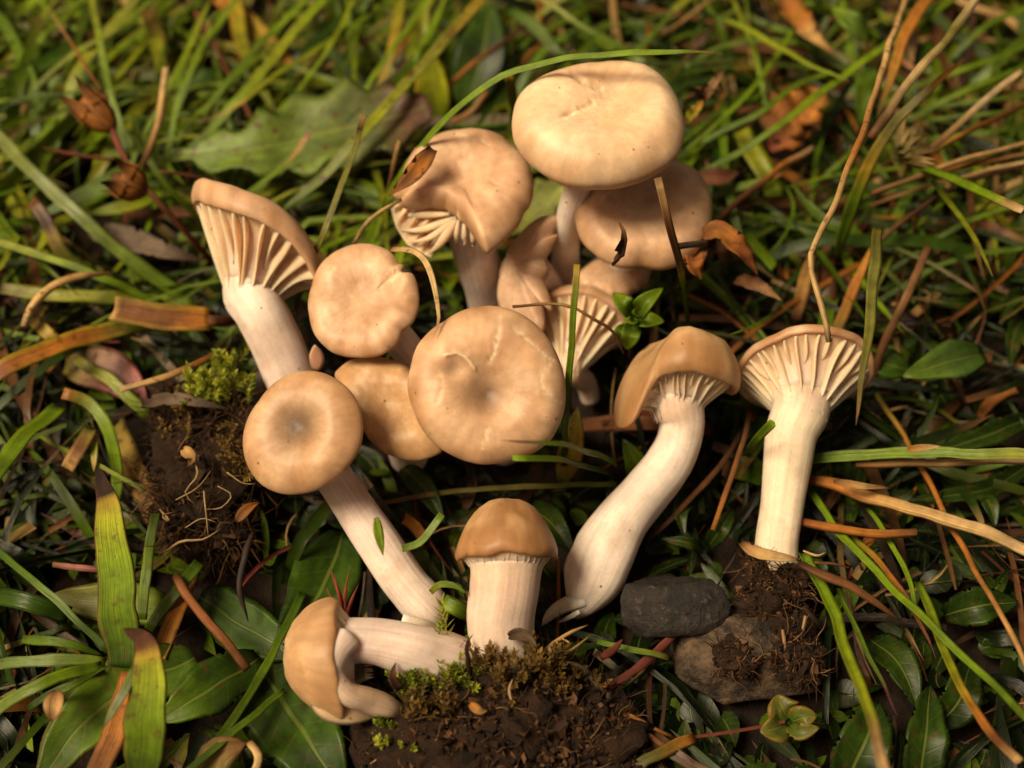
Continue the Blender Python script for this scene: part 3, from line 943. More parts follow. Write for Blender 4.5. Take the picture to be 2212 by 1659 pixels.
# curved stem, rolled cap
m = mushroom("mushroom with a rolled brown cap and thick s-curved cream stem", (1240, 1325, 2))
C = Cap(1464, 806, 19, (.03, .985, -.12), R=136)
C.shape([(0, .98), (90, 1), (180, 1.0), (215, .98), (235, .86), (255, .93), (270, 1), (310, 1.0)])
wv = [(0, -.10), (30, -.1), (90, -.05), (150, -.3), (175, -.62), (200, -.86), (220, -.72), (234, -.16), (246, .08), (262, .16), (285, .12), (310, .02), (335, -.04)]
cp, rim = cap_mesh(C, m, [(0, .60), (.25, .61), (.5, .58), (.72, .49), (.87, .34), (.96, .16), (1, 0), (.985, -.14), (.92, -.21), (.84, -.15)], wave=wv, center=.1, seed=23.6, lump=.07, shift=(.14, 0),
                   zf=-.44, r0=.46, zpow=2.2, base=(.42, .235, .11), light=(.62, .40, .21), margin=.3)
gills(C, m, rim, 40, .46, -.48, -.44, th=.020, wave=wv, seed=18, short=True, bow=1.05, zpow=2.2, tail=.2)
stem_px(m, [(1244, 1338, 2, 8), (1256, 1310, 3.2, 32), (1278, 1262, 4.6, 60), (1302, 1198, 6.4, 67), (1340, 1130, 8.2, 62), (1398, 1062, 10, 56), (1448, 1000, 12, 50), (1470, 945, 14.2, 46), (1473, 905, 15.7, 49)], C, 50, depth=.2, flare=(-.50, .45), seed=23.1, soil=.12, lump=.09, twist=.07, low=STEMC, top=STEMC)
for q, w in (([(1262, 1296), (1222, 1306), (1192, 1325), (1170, 1352)], 34), ([(1250, 1322), (1228, 1334), (1205, 1345)], 12)):
    grass("torn_foot", None, None, q, (6, 4, 3), w, [(0, STEMC), (1, (.6, .45, .3))], prof='blade', mat=M_STEM, parent=m, thick=.4, crease=-.2, cross=7)

# the one showing all its gills
m = mushroom("mushroom lying with its broad open gills towards the viewer, straight cream stem", (1690, 1290, 2))
C = Cap(1720, 806, 15.5, (.03, .80, -.60), R=150)
C.shape([(0, 1.08), (40, .98), (90, .85), (150, .88), (200, .88), (270, 1.0), (320, 1.12)])
wv = [(0, -.05), (60, .05), (120, 0), (180, -.02), (230, -.03), (270, .03), (310, .02), (340, -.08)]
cp, rim = cap_mesh(C, m, [(0, .22), (.4, .22), (.7, .18), (.9, .12), (.97, .07), (1, 0), (.99, -.05), (.955, -.07), (.93, -.05)], wave=wv, center=.1, seed=25.5, lump=.03, zf=-.52, r0=.42, zpow=2.3)
gills(C, m, rim, 34, .42, -.60, -.52, th=.030, wave=wv, seed=21, bow=1.05, zpow=2.3, tail=.3)
stem_px(m, [(1700, 1300, 3, 44), (1678, 1200, 6.5, 46), (1690, 1090, 9.5, 46), (1702, 995, 12.7, 52), (1710, 935, 14.6, 55)], C, 45, depth=.25, flare=(-.60, .42), seed=25.8, soil=.16, low=(.80, .67, .52), top=(.80, .67, .52), lump=.025)

# ------------------------------------------------------------------ soil clods with roots and moss
def blob(c, r, seed, rough=0.28, sub=4, squash=(1, 1, 1)):
    """a lumpy closed ball: verts, faces"""
    V, F = [], []
    nu, nv = 12 * sub // 2, 8 * sub // 2
    for j in range(nv + 1):
        for i in range(nu):
            a, b = 2 * math.pi * i / nu, math.pi * j / nv
            d = np.array([math.cos(a) * math.sin(b), math.sin(a) * math.sin(b), math.cos(b)])
            k = 1 + rough * n3(d + seed, 1.3) + rough * 0.6 * n3(d + seed, 3.4) + rough * 0.3 * n3(d + seed, 8)
            V.append(np.asarray(c) + d * np.array(squash) * r * k)
    for j in range(nv):
        for i in range(nu):
            a, b = j * nu + i, j * nu + (i + 1) % nu
            F.append((a, a + nu, b + nu, b))
    return V, F

def merge(parts):
    V, F = [], []
    for v, f in parts:
        k = len(V)
        V += list(v)
        F += [tuple(k + x for x in q) for q in f]
    return V, F

def crumb_field(blobs, count, rs, size, cols):
    V, F, C = [], [], []
    for q in range(count):
        c, r, sq = blobs[rs.randrange(len(blobs))]
        d = unit(np.array([rs.gauss(0, 1), rs.gauss(0, 1), rs.gauss(0, 1)]))
        if d @ TOC < -0.25: d = -d
        p = c + d * np.array(sq) * r * rs.uniform(0.88, 1.16)
        s = size * rs.uniform(0.25, 1.0) ** 2 * (2.4 if rs.random() < .07 else 1)
        k = len(V)
        ax = [unit(np.array([rs.gauss(0, 1), rs.gauss(0, 1), rs.gauss(0, 1)])) for _ in range(3)]
        for a, m in zip(ax, (1.0, 0.7, rs.uniform(.35, 1.2))):
            V.append(p + a * s * m * rs.uniform(.6, 1.1)); V.append(p - a * s * m * rs.uniform(.6, 1.1))
        col = np.array(cols[rs.randrange(len(cols))]) * rs.uniform(.6, 1.3)
        C += [col * rs.uniform(.85, 1.15) for _ in range(6)]
        for a in (0, 1):
            for b in (2, 3):
                for e in (4, 5):
                    F.append((k + a, k + b, k + e))
    return V, F, C

SOILC = [(.016, .008, .004), (.03, .013, .006), (.065, .028, .012), (.022, .010, .005), (.010, .006, .003), (.10, .045, .018)]

def fibre_field(blobs, count, rs, length, rad, cols, out=0.35):
    V, F, C, S = [], [], [], []
    for _ in range(count):
        c, r, sq = blobs[rs.randrange(len(blobs))]
        d = unit(np.array([rs.gauss(0, 1), rs.gauss(0, 1), rs.gauss(0, 1)]))
        if d @ TOC < -0.1: d = -d
        p = c + d * np.array(sq) * r * 1.0
        t = unit(np.cross(d, np.array([rs.gauss(0, 1), rs.gauss(0, 1), rs.gauss(0, 1)])))
        L = length * rs.uniform(.3, 1.0)
        pts = [p]
        for q in range(4):
            t = unit(t + np.array([rs.gauss(0, .45) for _ in range(3)]) + d * out * rs.uniform(-.6, 1))
            pts.append(pts[-1] + t * L / 4)
        k = len(V)
        col = cols[rs.randrange(len(cols))]
        rr = rad * rs.uniform(.5, 1.2)
        n = 8
        g = tube_geo(catmull(pts, n), np.linspace(rr, rr * .3, n + 1), [(0, col), (1, col)], 4, 0.2)
        V += g[0]; C += g[2]; S += g[3]
        F += [tuple(k + x for x in q) for q in g[1]]
    return V, F, C, S

def moss_geo(roots, rs, length, leafw, cols, nleaf=14, lean=None, spread=.35):
    V, F, C, S = [], [], [], []
    for p, up in roots:
        L = length * rs.uniform(.55, 1.15)
        d = unit(np.asarray(up) + np.array([rs.gauss(0, spread) for _ in range(3)]))
        col = np.array(cols[rs.randrange(len(cols))]) * rs.uniform(.75, 1.25)
        side = unit(np.cross(d, np.array([rs.gauss(0, 1), rs.gauss(0, 1), rs.gauss(0, 1)])))
        for j in range(nleaf):
            t = (j + .5) / nleaf
            a = j * 2.4
            out = unit(side * math.cos(a) + np.cross(d, side) * math.sin(a))
            b = np.asarray(p) + d * L * t
            tip = b + (out * .8 + d * (.55 + .5 * t)) * L * .32 * (1.1 - .5 * t)
            w = np.cross(out, d) * leafw * .5
            mid = b * .5 + tip * .5 - out * leafw * .1
            k = len(V)
            V += [b - w * .6, b + w * .6, mid + w, mid - w, tip]
            F += [(k, k + 1, k + 2, k + 3), (k + 3, k + 2, k + 4)]
            C += [col * .8] * 2 + [col] * 2 + [col * 1.2]
            S += [(0, t, .1)] * 5
    return V, F, C, S

def clod(label, disc, seed, ncrumb, nfib, size, rough=.28, fib_len=.010):
    rs = random.Random(seed)
    bl = []
    for x, y, h, r, sq in disc:
        c = P(x, y, h)
        bl.append((c, r * mpp(c), sq))
    o = thing("soil_clod", label, "soil", P(disc[0][0], disc[0][1], 0), "soil clods torn up with the mushrooms")
    V, F = merge([blob(c, r, np.array([seed + i * 1.7, i * 2.1, 0]), rough, 6, sq) for i, (c, r, sq) in enumerate(bl)])
    mk("earth", V, F, M_SOIL, o)
    V, F, C = crumb_field(bl, ncrumb, rs, size, SOILC)
    tag(mk("crumbs", V, F, M_CRUMB, o, C, smooth=False), kind='stuff')
    V, F, C, S = fibre_field(bl, nfib, rs, fib_len, .00013, [(.10, .045, .018), (.05, .024, .01), (.20, .11, .045), (.06, .028, .012), (.03, .015, .008)], out=.8)
    tag(mk("root_fibres", V, F, M_DRY, o, C, S), kind='stuff')
    for x, y, h, r, sq in disc:
        c = P(x, y, h)
        DISCS.append((x, y, r * .95, proj(c)[2] - r * mpp(c) * .6))
    return o, bl, rs

def root(parent, px, hs, w, col):
    grass("root", None, None, px, hs, w, [(0, col), (1, tuple(x * .8 for x in col))], prof='blade', parent=parent, tubular=True, bumps=.3)

def moss_on(parent, spots, rs, length, leafw, cols, count, nleaf=14, up=(0, .6, .6), spread=.35, name="moss"):
    roots = []
    for _ in range(count):
        x, y, h, r = spots[rs.randrange(len(spots))]
        p = P(x + rs.uniform(-r, r), y + rs.uniform(-r * .5, r * .5), h + rs.uniform(-1, .6))
        roots.append((p, cb(up)))
    V, F, C, S = moss_geo(roots, rs, length, leafw, cols, nleaf, spread=spread)
    return tag(mk(name, V, F, M_MOSS, parent, C, S, smooth=False), kind='stuff')

MOSSY = [(.24, .28, .02), (.34, .36, .03), (.17, .21, .02)]
MOSSB = [(.17, .10, .025), (.22, .13, .03), (.12, .07, .02)]

# clod with stringy roots beside the dimpled cap
o, bl, rs = clod("crumbly dark clod with pale stringy roots, beside the oval dimpled cap",
                 [(455, 1010, 5, 125, (1, .9, .8)), (420, 1120, 4, 85, (1, .9, .8)), (500, 930, 6, 75, (1, .9, .8)), (390, 920, 4, 60, (1, .9, .7)), (480, 1150, 3, 60, (1, .9, .8)), (540, 1000, 5, 70, (1, .9, .8))], 31, 4200, 800, .0007, rough=.4)
for px, hs, w in (([(415, 985), (425, 1030), (400, 1065), (420, 1090)], (14, 15, 13), 5), ([(360, 1190), (390, 1170), (440, 1165), (480, 1140)], (10, 12, 11), 8), ([(345, 1100), (365, 1125), (350, 1115), (380, 1105)], (12, 13, 12), 6),
                  ([(440, 1060), (445, 1110), (450, 1160)], (15, 14, 12), 5), ([(470, 1050), (500, 1070), (480, 1095), (440, 1100)], (15, 14, 13), 4), ([(490, 1020), (530, 1045), (555, 1045)], (15, 14, 14), 4),
                  ([(380, 1080), (430, 1050), (460, 1010)], (13, 15, 15), 4), ([(400, 1140), (440, 1120), (470, 1130)], (12, 13, 12), 4)):
    root(o, px, hs, w * .7, (.50, .33, .15))
grass("curled_scrap", None, None, [(395, 970), (415, 990), (405, 1008)], (15, 16, 14), 26, [(0, ST), (1, BR)], prof='lance', mat=M_DRY, parent=o, crease=.4)
grass("curled_scrap", None, None, [(512, 1125), (535, 1100), (560, 1085)], (13, 14, 13), 24, [(0, BR), (1, OR)], prof='lance', mat=M_DRY, parent=o, crease=.4)
grass("bark_strip", None, None, [(305, 875), (370, 862), (440, 872), (500, 885)], (11, 13, 14, 13), 30, [(0, DB), (.5, GY), (1, DB)], prof='lance', mat=M_DRY, parent=o, crease=.35, vw=.1)
moss_on(o, [(490, 800, 12, 30), (500, 850, 12, 45), (450, 855, 11, 40)], rs, .0036, .0004, MOSSY[:2], 60, 18)
moss_on(o, [(400, 880, 11, 40), (380, 950, 11, 40)], rs, .0026, .0004, MOSSB, 40, 14)
moss_on(o, [(530, 930, 13, 60), (530, 990, 14, 50), (560, 1010, 14, 30)], rs, .0036, .0006, MOSSB, 34, 14, up=(0, .3, .8))

# big clod at the bottom
o, bl, rs = clod("broad dark crumbly clod along the bottom edge with fresh moss on its rim",
                 [(1085, 1570, 6, 160, (1, .9, .62)), (960, 1580, 6, 140, (1, .9, .6)), (1220, 1580, 5, 140, (1, .9, .62)), (880, 1590, 4, 90, (1, .9, .7)), (1060, 1650, 5, 170, (1.2, .9, .6)), (1280, 1650, 4, 110, (1, .9, .6)), (900, 1670, 4, 90, (1, 1, .6)), (1160, 1500, 6, 90, (1, .9, .7)), (1010, 1510, 6, 85, (1, .9, .7))],
                 47, 9000, 1500, .0009, fib_len=.006, rough=.5)
moss_on(o, [(890, 1490, 10, 35), (960, 1475, 10, 40), (905, 1465, 10, 15), (1000, 1480, 10, 30)], rs, .0032, .00035, MOSSY, 150, 16, up=(0, .8, .5))
moss_on(o, [(975, 1400, 10, 20), (880, 1455, 9, 8), (960, 1420, 10, 10)], rs, .0052, .00035, MOSSY, 12, 26, up=(0, .95, .3), spread=.15)
moss_on(o, [(1060, 1455, 12, 40), (1180, 1450, 11, 30)], rs, .0042, .0005, MOSSB, 40, 16, up=(0, .9, .4))
moss_on(o, [(1250, 1480, 10, 50), (1130, 1480, 12, 60), (930, 1530, 12, 60)], rs, .0026, .0004, MOSSB, 70, 12, up=(0, .7, .6))
moss_on(o, [(860, 1620, 9, 35), (850, 1580, 9, 20)], rs, .0026, .0005, MOSSY, 26, 12, up=(-.2, .6, .6))
for px, hs, w, c in (([(1145, 1440), (1190, 1395), (1235, 1365), (1270, 1350)], (9, 12, 15), 11, ST), ([(1215, 1380), (1230, 1390), (1225, 1400)], (13, 13, 13), 5, ST), ([(1190, 1425), (1240, 1400), (1275, 1372)], (11, 13, 14), 7, (.42, .27, .1)),
                     ([(1020, 1480), (1010, 1420), (1008, 1390), (1022, 1370)], (10, 14, 16, 17), 12, DB), ([(1300, 1420), (1330, 1400), (1345, 1380)], (8, 10, 12), 18, RD), ([(1310, 1500), (1250, 1440), (1215, 1425)], (6, 9, 11), 16, GY),
                     ([(1105, 1515), (1100, 1490), (1108, 1465)], (13, 14, 15), 6, (.5, .32, .2)), ([(800, 1650), (830, 1635), (860, 1660)], (6, 7, 6), 5, ST)):
    root(o, px, hs, w, c)
grass("curled_scrap", None, None, [(1098, 1375), (1125, 1370), (1150, 1385), (1160, 1400)], (15, 16, 15), 26, [(0, DB), (1, (.12, .08, .05))], prof='lance', mat=M_DRY, parent=o, crease=.5)
grass("curled_scrap", None, None, [(1015, 1520), (1035, 1535), (1055, 1535)], (14, 14, 13), 20, [(0, OR), (1, ST)], prof='lance', mat=M_DRY, parent=o, crease=.4)
grass("curled_scrap", None, None, [(865, 1490), (848, 1460), (855, 1430)], (12, 14, 15), 22, [(0, DB), (1, (.14, .06, .03))], prof='lance', mat=M_DRY, parent=o, crease=.4)

# clod hanging on the foot of the gilled mushroom
o, bl, rs = clod("small ragged clod of dark soil clinging to the foot of the straight cream stem",
                 [(1655, 1300, 6, 62, (1, .9, .8)), (1640, 1240, 6, 40, (.8, 1, .8)), (1690, 1360, 5, 60, (1, .9, .8)), (1710, 1255, 8, 34, (1, 1, .8)), (1640, 1360, 4, 48, (1, .9, .8)), (1720, 1420, 7, 55, (1, .9, .7)), (1590, 1420, 7, 45, (1, .9, .6))], 53, 3200, 520, .0007, rough=.5, fib_len=.005)
for px, hs, w, c in (([(1735, 1190), (1770, 1200), (1785, 1192)], (14, 14, 14), 6, PT), ([(1760, 1215), (1800, 1218), (1840, 1228)], (12, 12, 11), 6, BR), ([(1740, 1330), (1735, 1360), (1737, 1400)], (10, 9, 7), 8, (.4, .26, .12)), ([(1690, 1360), (1695, 1390), (1700, 1415)], (10, 9, 8), 8, (.36, .2, .1)),
                     ([(1735, 1310), (1760, 1340), (1790, 1360)], (9, 8, 5), 14, DB)):
    root(o, px, hs, w, c)

# ------------------------------------------------------------------ stones
def stone(label, px, py, h, r, sq, mat, seed):
    c = P(px, py, h)
    V, F = [], []
    nu, nv = 72, 48
    rs = random.Random(seed)
    planes = [(unit(np.array([rs.gauss(0, 1), rs.gauss(0, 1), rs.gauss(0, 1)])), rs.uniform(.62, .86)) for _ in range(11)]
    for j in range(nv + 1):
        for i in range(nu):
            a, b = 2 * math.pi * i / nu, math.pi * j / nv
            d = np.array([math.cos(a) * math.sin(b), math.sin(a) * math.sin(b), math.cos(b)])
            k = 1.0
            for pn, pd in planes:
                q = d @ pn
                if q > 1e-3: k = min(k, pd / q)
            k = k * (1 + .05 * n3(d + seed, 3) + .025 * n3(d + seed, 9) + .012 * n3(d, 24))
            V.append(c + d * np.array(sq) * r * mpp(c) * k)
    for j in range(nv):
        for i in range(nu):
            a, b = j * nu + i, j * nu + (i + 1) % nu
            F.append((a, a + nu, b + nu, b))
    o = mk("stone", V, F, mat, origin=c)
    tag(o, label, "stone", "stones lying in the turf")
    DISCS.append((px, py, r * .85, proj(c)[2] - r * mpp(c) * .5))
stone("dark grey-black pebble beside the foot of the s-curved stem", 1455, 1308, 6, 128, (1, .72, .6), M_STONE1, 5.2)
stone("angular brown stone under the small clod of the straight cream stem", 1630, 1410, 3, 170, (1.05, .72, .5), M_STONE2, 8.9)

# ------------------------------------------------------------------ grass blades, stalks and leaves one can pick out
GT, GD = "green grass blades", "dry stalks and straws"
def blade(label, px, hs, w, stp, **k):
    k.setdefault('group', GT)
    return grass("grass_blade", label, "grass blade", px, hs, w, stp, **k)
def stalk(label, px, hs, w, stp, **k):
    k.setdefault('group', GD); k.setdefault('prof', 'cut'); k.setdefault('tubular', True)
    return grass("dry_stalk", label, "stalk", px, hs, w, stp, **k)
def leaf(label, px, hs, w, stp, **k):
    k.setdefault('group', "broad leaves among the grass"); k.setdefault('prof', 'leaf'); k.setdefault('mat', M_LEAF); k.setdefault('cross', 9); k.setdefault('thick', .02); k.setdefault('crease', .10)
    return grass("leaf", label, "leaf", px, hs, w, stp, **k)
def c1(*cs):
    if len(cs) == 1: return [(0, cs[0]), (1, cs[0])]
    return [(i / (len(cs) - 1), c) for i, c in enumerate(cs)]
def tip(c, t, f=.88):
    return [(0, c), (f, c), (min(.995, f + .06), t), (1, t)]

# upper left
blade("long pale grey-green blade running in from the edge above the bark strip", [(-60, 235), (0, 300), (85, 385), (210, 500), (320, 590), (400, 640)], (17, 16, 12, 4), 30, c1((.20, .23, .06), (.17, .21, .05), G1), prof='cut')
blade("thin upright blade passing beside the dried seed capsules", [(275, 335), (255, 260), (235, 185), (215, 90), (195, -20)], (12, 18, 22), 15, c1(G1, GB, YG), prof='cut')
blade("wide yellow-green blade curving behind the thin straw with purple base", [(118, 330), (135, 240), (165, 160), (235, 70), (300, -10)], (6, 12, 16), 24, c1(G1, YG, (.2, .22, .03)), prof='cut')
stalk("thin orange straw rising from the purple joint of the seed stalk", [(228, 208), (190, 148), (150, 85), (104, 16)], (22, 23, 24), 7, c1(BR, OR, ST), prof='blade')
stalk("broken straw stub with pale frayed top near the lower seed capsule", [(308, 362), (335, 290), (350, 220), (358, 148)], (14, 18, 22), 15, c1(BR, ST, PT))
blade("slim blade curling from a blunt tip down behind the flaring gill cap", [(440, 480), (370, 412), (322, 345), (299, 295), (291, 245)], (6, 14, 17), 13, c1(G1, GB, G1), prof='cut')
blade("slender blade, outer one of the pair above the serrated leaf", [(352, 362), (366, 310), (396, 190), (442, 90), (515, -5)], (8, 14, 18), 13, c1(G1, GB, GB), prof='cut')
blade("slender blade, inner one of the pair above the serrated leaf", [(345, 330), (386, 230), (430, 140), (495, 30)], (7, 13, 16), 12, c1(G2, G1, GB), prof='blade')
blade("broad bright blade slanting over the serrated leaf towards the top edge", [(395, 345), (440, 300), (545, 180), (620, 92), (705, -5)], (9, 15, 19), 22, c1(G1, GB, YG, GB), prof='cut')
blade("mid green blade slanting just behind the broad bright one", [(380, 310), (480, 190), (560, 100), (665, -5)], (7, 12, 15), 15, c1(G1, G1, GB), prof='cut')
blade("olive blade with a brown pointed tip lying across the two slanting blades", [(800, 30), (680, 110), (580, 172), (508, 232), (428, 266)], (15, 16, 15), 13, [(0, G1), (.7, YG), (.9, ST), (1, BR)])
blade("wide yellowing dead blade hanging from the top edge", [(505, -15), (520, 80), (556, 170), (598, 245)], (9, 9, 7), 34, c1(YE, YG, G1), spots=.7, edge=OR)
blade("orange withered blade behind the yellowing one", [(470, -10), (560, 70), (650, 160)], (6, 7, 6), 44, c1(OR, YE, OR), spots=.8, mat=M_DRY)
stalk("reddish thin stem slanting down behind the green slanting blades", [(405, -10), (480, 130), (545, 262)], (10, 10, 7), 10, c1(BR, RD, BR))
blade("olive stalk with brown burnt tip crossing the rim of the flaring gill cap", [(638, 672), (660, 602), (700, 500), (736, 408), (766, 318), (786, 246)], (14, 27, 31, 33), 14, [(0, OL), (.25, OL), (.85, (.26, .25, .05)), (.93, DB), (1, ST)], prof='cut')
blade("blade with a yellow and pink cut tip above the flaring gill cap", [(490, 452), (560, 400), (635, 335), (668, 288)], (8, 15, 20), 14, [(0, G1), (.65, GB), (.8, YE), (.95, ST), (1, PK)], prof='cut')
blade("second thin blade lying against the yellow cut one", [(545, 420), (600, 378), (650, 335)], (8, 12, 14), 9, c1(G1, GB, G1))
blade("long rust-spotted blade from the top edge down across the serrated leaf", [(600, 455), (690, 388), (770, 302), (868, 192), (955, 95), (1045, -8)], (9, 16, 20, 22), 25, [(0, G1), (.4, YG), (.62, (.24, .25, .03)), (.8, OL), (1, YE)], prof='cut', spots=.9)
blade("dark blade with a purple tip pointing at the upright oval leaf", [(600, 372), (740, 262), (832, 180), (892, 118)], (8, 15, 18), 13, [(0, G1), (.75, G2), (.92, PU), (1, PU)])
blade("bowed bright green blade arching over the largest cap", [(770, 585), (800, 505), (835, 430), (900, 330), (990, 232), (1080, 166), (1200, 131), (1330, 117), (1480, 111), (1562, 118)], (3, 20, 36, 44, 48, 50, 52), 15, [(0, G1), (.3, GB), (.6, (.20, .30, .03)), (.95, GB), (.97, OR), (1, BR)], prof='long')
stalk("brown snapped stem beside the bark flake on the torn cap", [(832, 445), (845, 380), (862, 302)], (18, 24, 28), 11, c1(OL, BR, ST))
blade("yellowish blade passing behind the torn cap", [(800, 560), (830, 445), (880, 370), (935, 300)], (4, 12, 18), 14, c1(G1, YG, YE))
grass("bark_flake", "rust brown bark flake resting on the torn cap", "bark", [(938, 322), (900, 368), (870, 402), (842, 425)], (36, 35, 33), 42, c1(DB, OR, BR, OR), prof='lance', mat=M_DRY, crease=.32, vw=.08, spots=.8)
stalk("short pale straw between the notched cap and the torn cap", [(764, 528), (795, 478), (835, 445), (868, 430)], (20, 27, 32), 9, c1(PT, PT, ST))
stalk("pale flat straw arching down on to the face-on cap", [(845, 542), (880, 540), (912, 556), (934, 598), (947, 655), (948, 700), (936, 732)], (32, 37, 38, 37, 36), 15, [(0, ST), (.3, PT), (.8, (.60, .42, .2)), (1, CAPC)], prof='blade', tubular=False, mat=M_DRY, crease=.1, spots=.5)
leaf("large serrated green leaf with purple blotches behind the slanting blades", [(360, 335), (520, 325), (700, 285), (850, 250), (930, 225)], (12, 14, 14, 16), 200, [(0, G1), (.5, (.12, .17, .03)), (.78, (.10, .12, .03)), (.9, (.14, .07, .04)), (1, (.12, .06, .04))], serr=(6, .2), prof='spoon', spots=.9, n=48, vw=.035, crease=.05)
leaf("upright oval yellow-green leaf with a spiked tip behind the spotted blade", [(938, 268), (935, 190), (930, 105)], (5, 12, 17), 82, c1(G1, YG, YG), edge=OR, prof='leaf')
leaf("dark broad leaf in shade behind the upright oval leaf", [(1010, 230), (1040, 120), (1060, 10)], (3, 9, 12), 120, c1(G2, G3, G2))
blade("green blade slanting down to a point above the largest cap", [(1165, -10), (1260, 58), (1350, 110), (1440, 142)], (18, 16, 12), 14, c1(YG, G1, G1))
blade("soft pale blade curving behind the largest cap", [(1100, 20), (1160, 62), (1200, 108), (1262, 132)], (10, 12, 10), 30, c1(G2, (.14, .19, .05), G2))
stalk("dark twig with orange lower half behind the bowed blade", [(1135, 58), (1060, 112), (1010, 150), (965, 192)], (12, 12, 10), 12, [(0, DB), (.5, BR), (.6, OR), (1, OR)])
grass("cut_stub", "yellow split stub of a cut stem beside the largest cap", "plant stub", [(1108, 265), (1106, 215), (1098, 168)], (14, 22, 28), 24, c1(G1, YG, YE), prof='cut', crease=.45, group=GT)
stalk("orange bent straw touching the bowed blade", [(978, 262), (1018, 240), (1052, 200)], (14, 15, 16), 12, c1(OR, ST, OR))
stalk("flat grey-brown dead stem lying level behind the torn cap", [(900, 268), (1000, 262), (1120, 256)], (7, 7, 6), 24, c1(GY, (.22, .17, .10), GY), tubular=False, mat=M_DRY)
leaf("pale serrated leaf seen between the torn cap and the clump stem", [(1215, 400), (1160, 440), (1098, 510)], (8, 9, 7), 92, c1((.26, .28, .07), (.30, .32, .10), YG), serr=(5, .2), n=24)

for q, hs, w, cs, lab in (
    ([(250, 430), (330, 255), (400, 120), (458, -10)], (6, 13, 17), 11, c1(G1, GB, YG), "fine bright blade rising past the broken straw stub to the top edge"),
    ([(745, 315), (800, 180), (880, 62), (930, -10)], (9, 15, 18), 12, c1(G1, GB, GB), "fine green blade rising beside the purple-tipped dark blade"),
    ([(812, 225), (848, 100), (868, -10)], (8, 12, 14), 20, c1(OL, YE, YG), "upright yellowing blade standing above the serrated leaf"),
    ([(50, 215), (150, 122), (255, 60), (335, -10)], (9, 14, 16), 11, c1(G1, YG, GB), "thin blade arching over the upper seed capsule's straw"),
    ([(80, 320), (72, 190), (20, 70), (-10, 20)], (6, 11, 12), 24, c1(G2, G1, G1), "wide green blade leaning to the edge beside the upper seed capsule"),
    ([(480, 430), (560, 300), (700, 120), (770, -10)], (8, 14, 17), 10, c1(G1, GB, YG), "hair-thin blade crossing the whole serrated leaf"),
    ([(1475, 335), (1610, 205), (1695, 92), (1745, -10)], (10, 14, 17), 11, c1(G1, GB, G1), "thin blade climbing from the largest cap to the curled orange-brown leaf"),
    ([(1660, 290), (1640, 145), (1578, -10)], (8, 13, 15), 11, c1(G1, GB, YG), "thin upright blade behind the yellow-green brown-tipped one"),
    ([(1925, 585), (2080, 485), (2225, 430)], (8, 13, 14), 11, c1(G2, G1, GB), "thin blade slanting up to the edge below the forked blade"),
    ([(1900, 650), (2050, 565), (2225, 535)], (7, 10, 10), 13, c1(G2, G1, G1), "blade slanting to the edge above the shaded narrow leaves"),
    ([(2225, 15), (2120, 62), (2052, 135)], (18, 18, 14), 13, c1(GB, G1, G1), "short blade in the top corner crossing the blurred olive straw"),
    ([(1480, 145), (1560, 100), (1690, 88), (1800, 110)], (10, 13, 12), 11, c1(G1, G1, GB), "blade bowing level behind the shrivelled dead flower")):
    blade(lab, q, hs, w, cs, prof='long')
stalk("thin brown straw slanting to the top edge above the largest cap", [(1430, 75), (1480, 40), (1560, -10)], (15, 15, 15), 9, c1(BR, ST, BR))
stalk("thin tan straw lying behind the fine parallel blades", [(1880, 445), (2010, 400), (2120, 372), (2225, 348)], (12, 15, 16), 9, c1(BR, ST, PT))

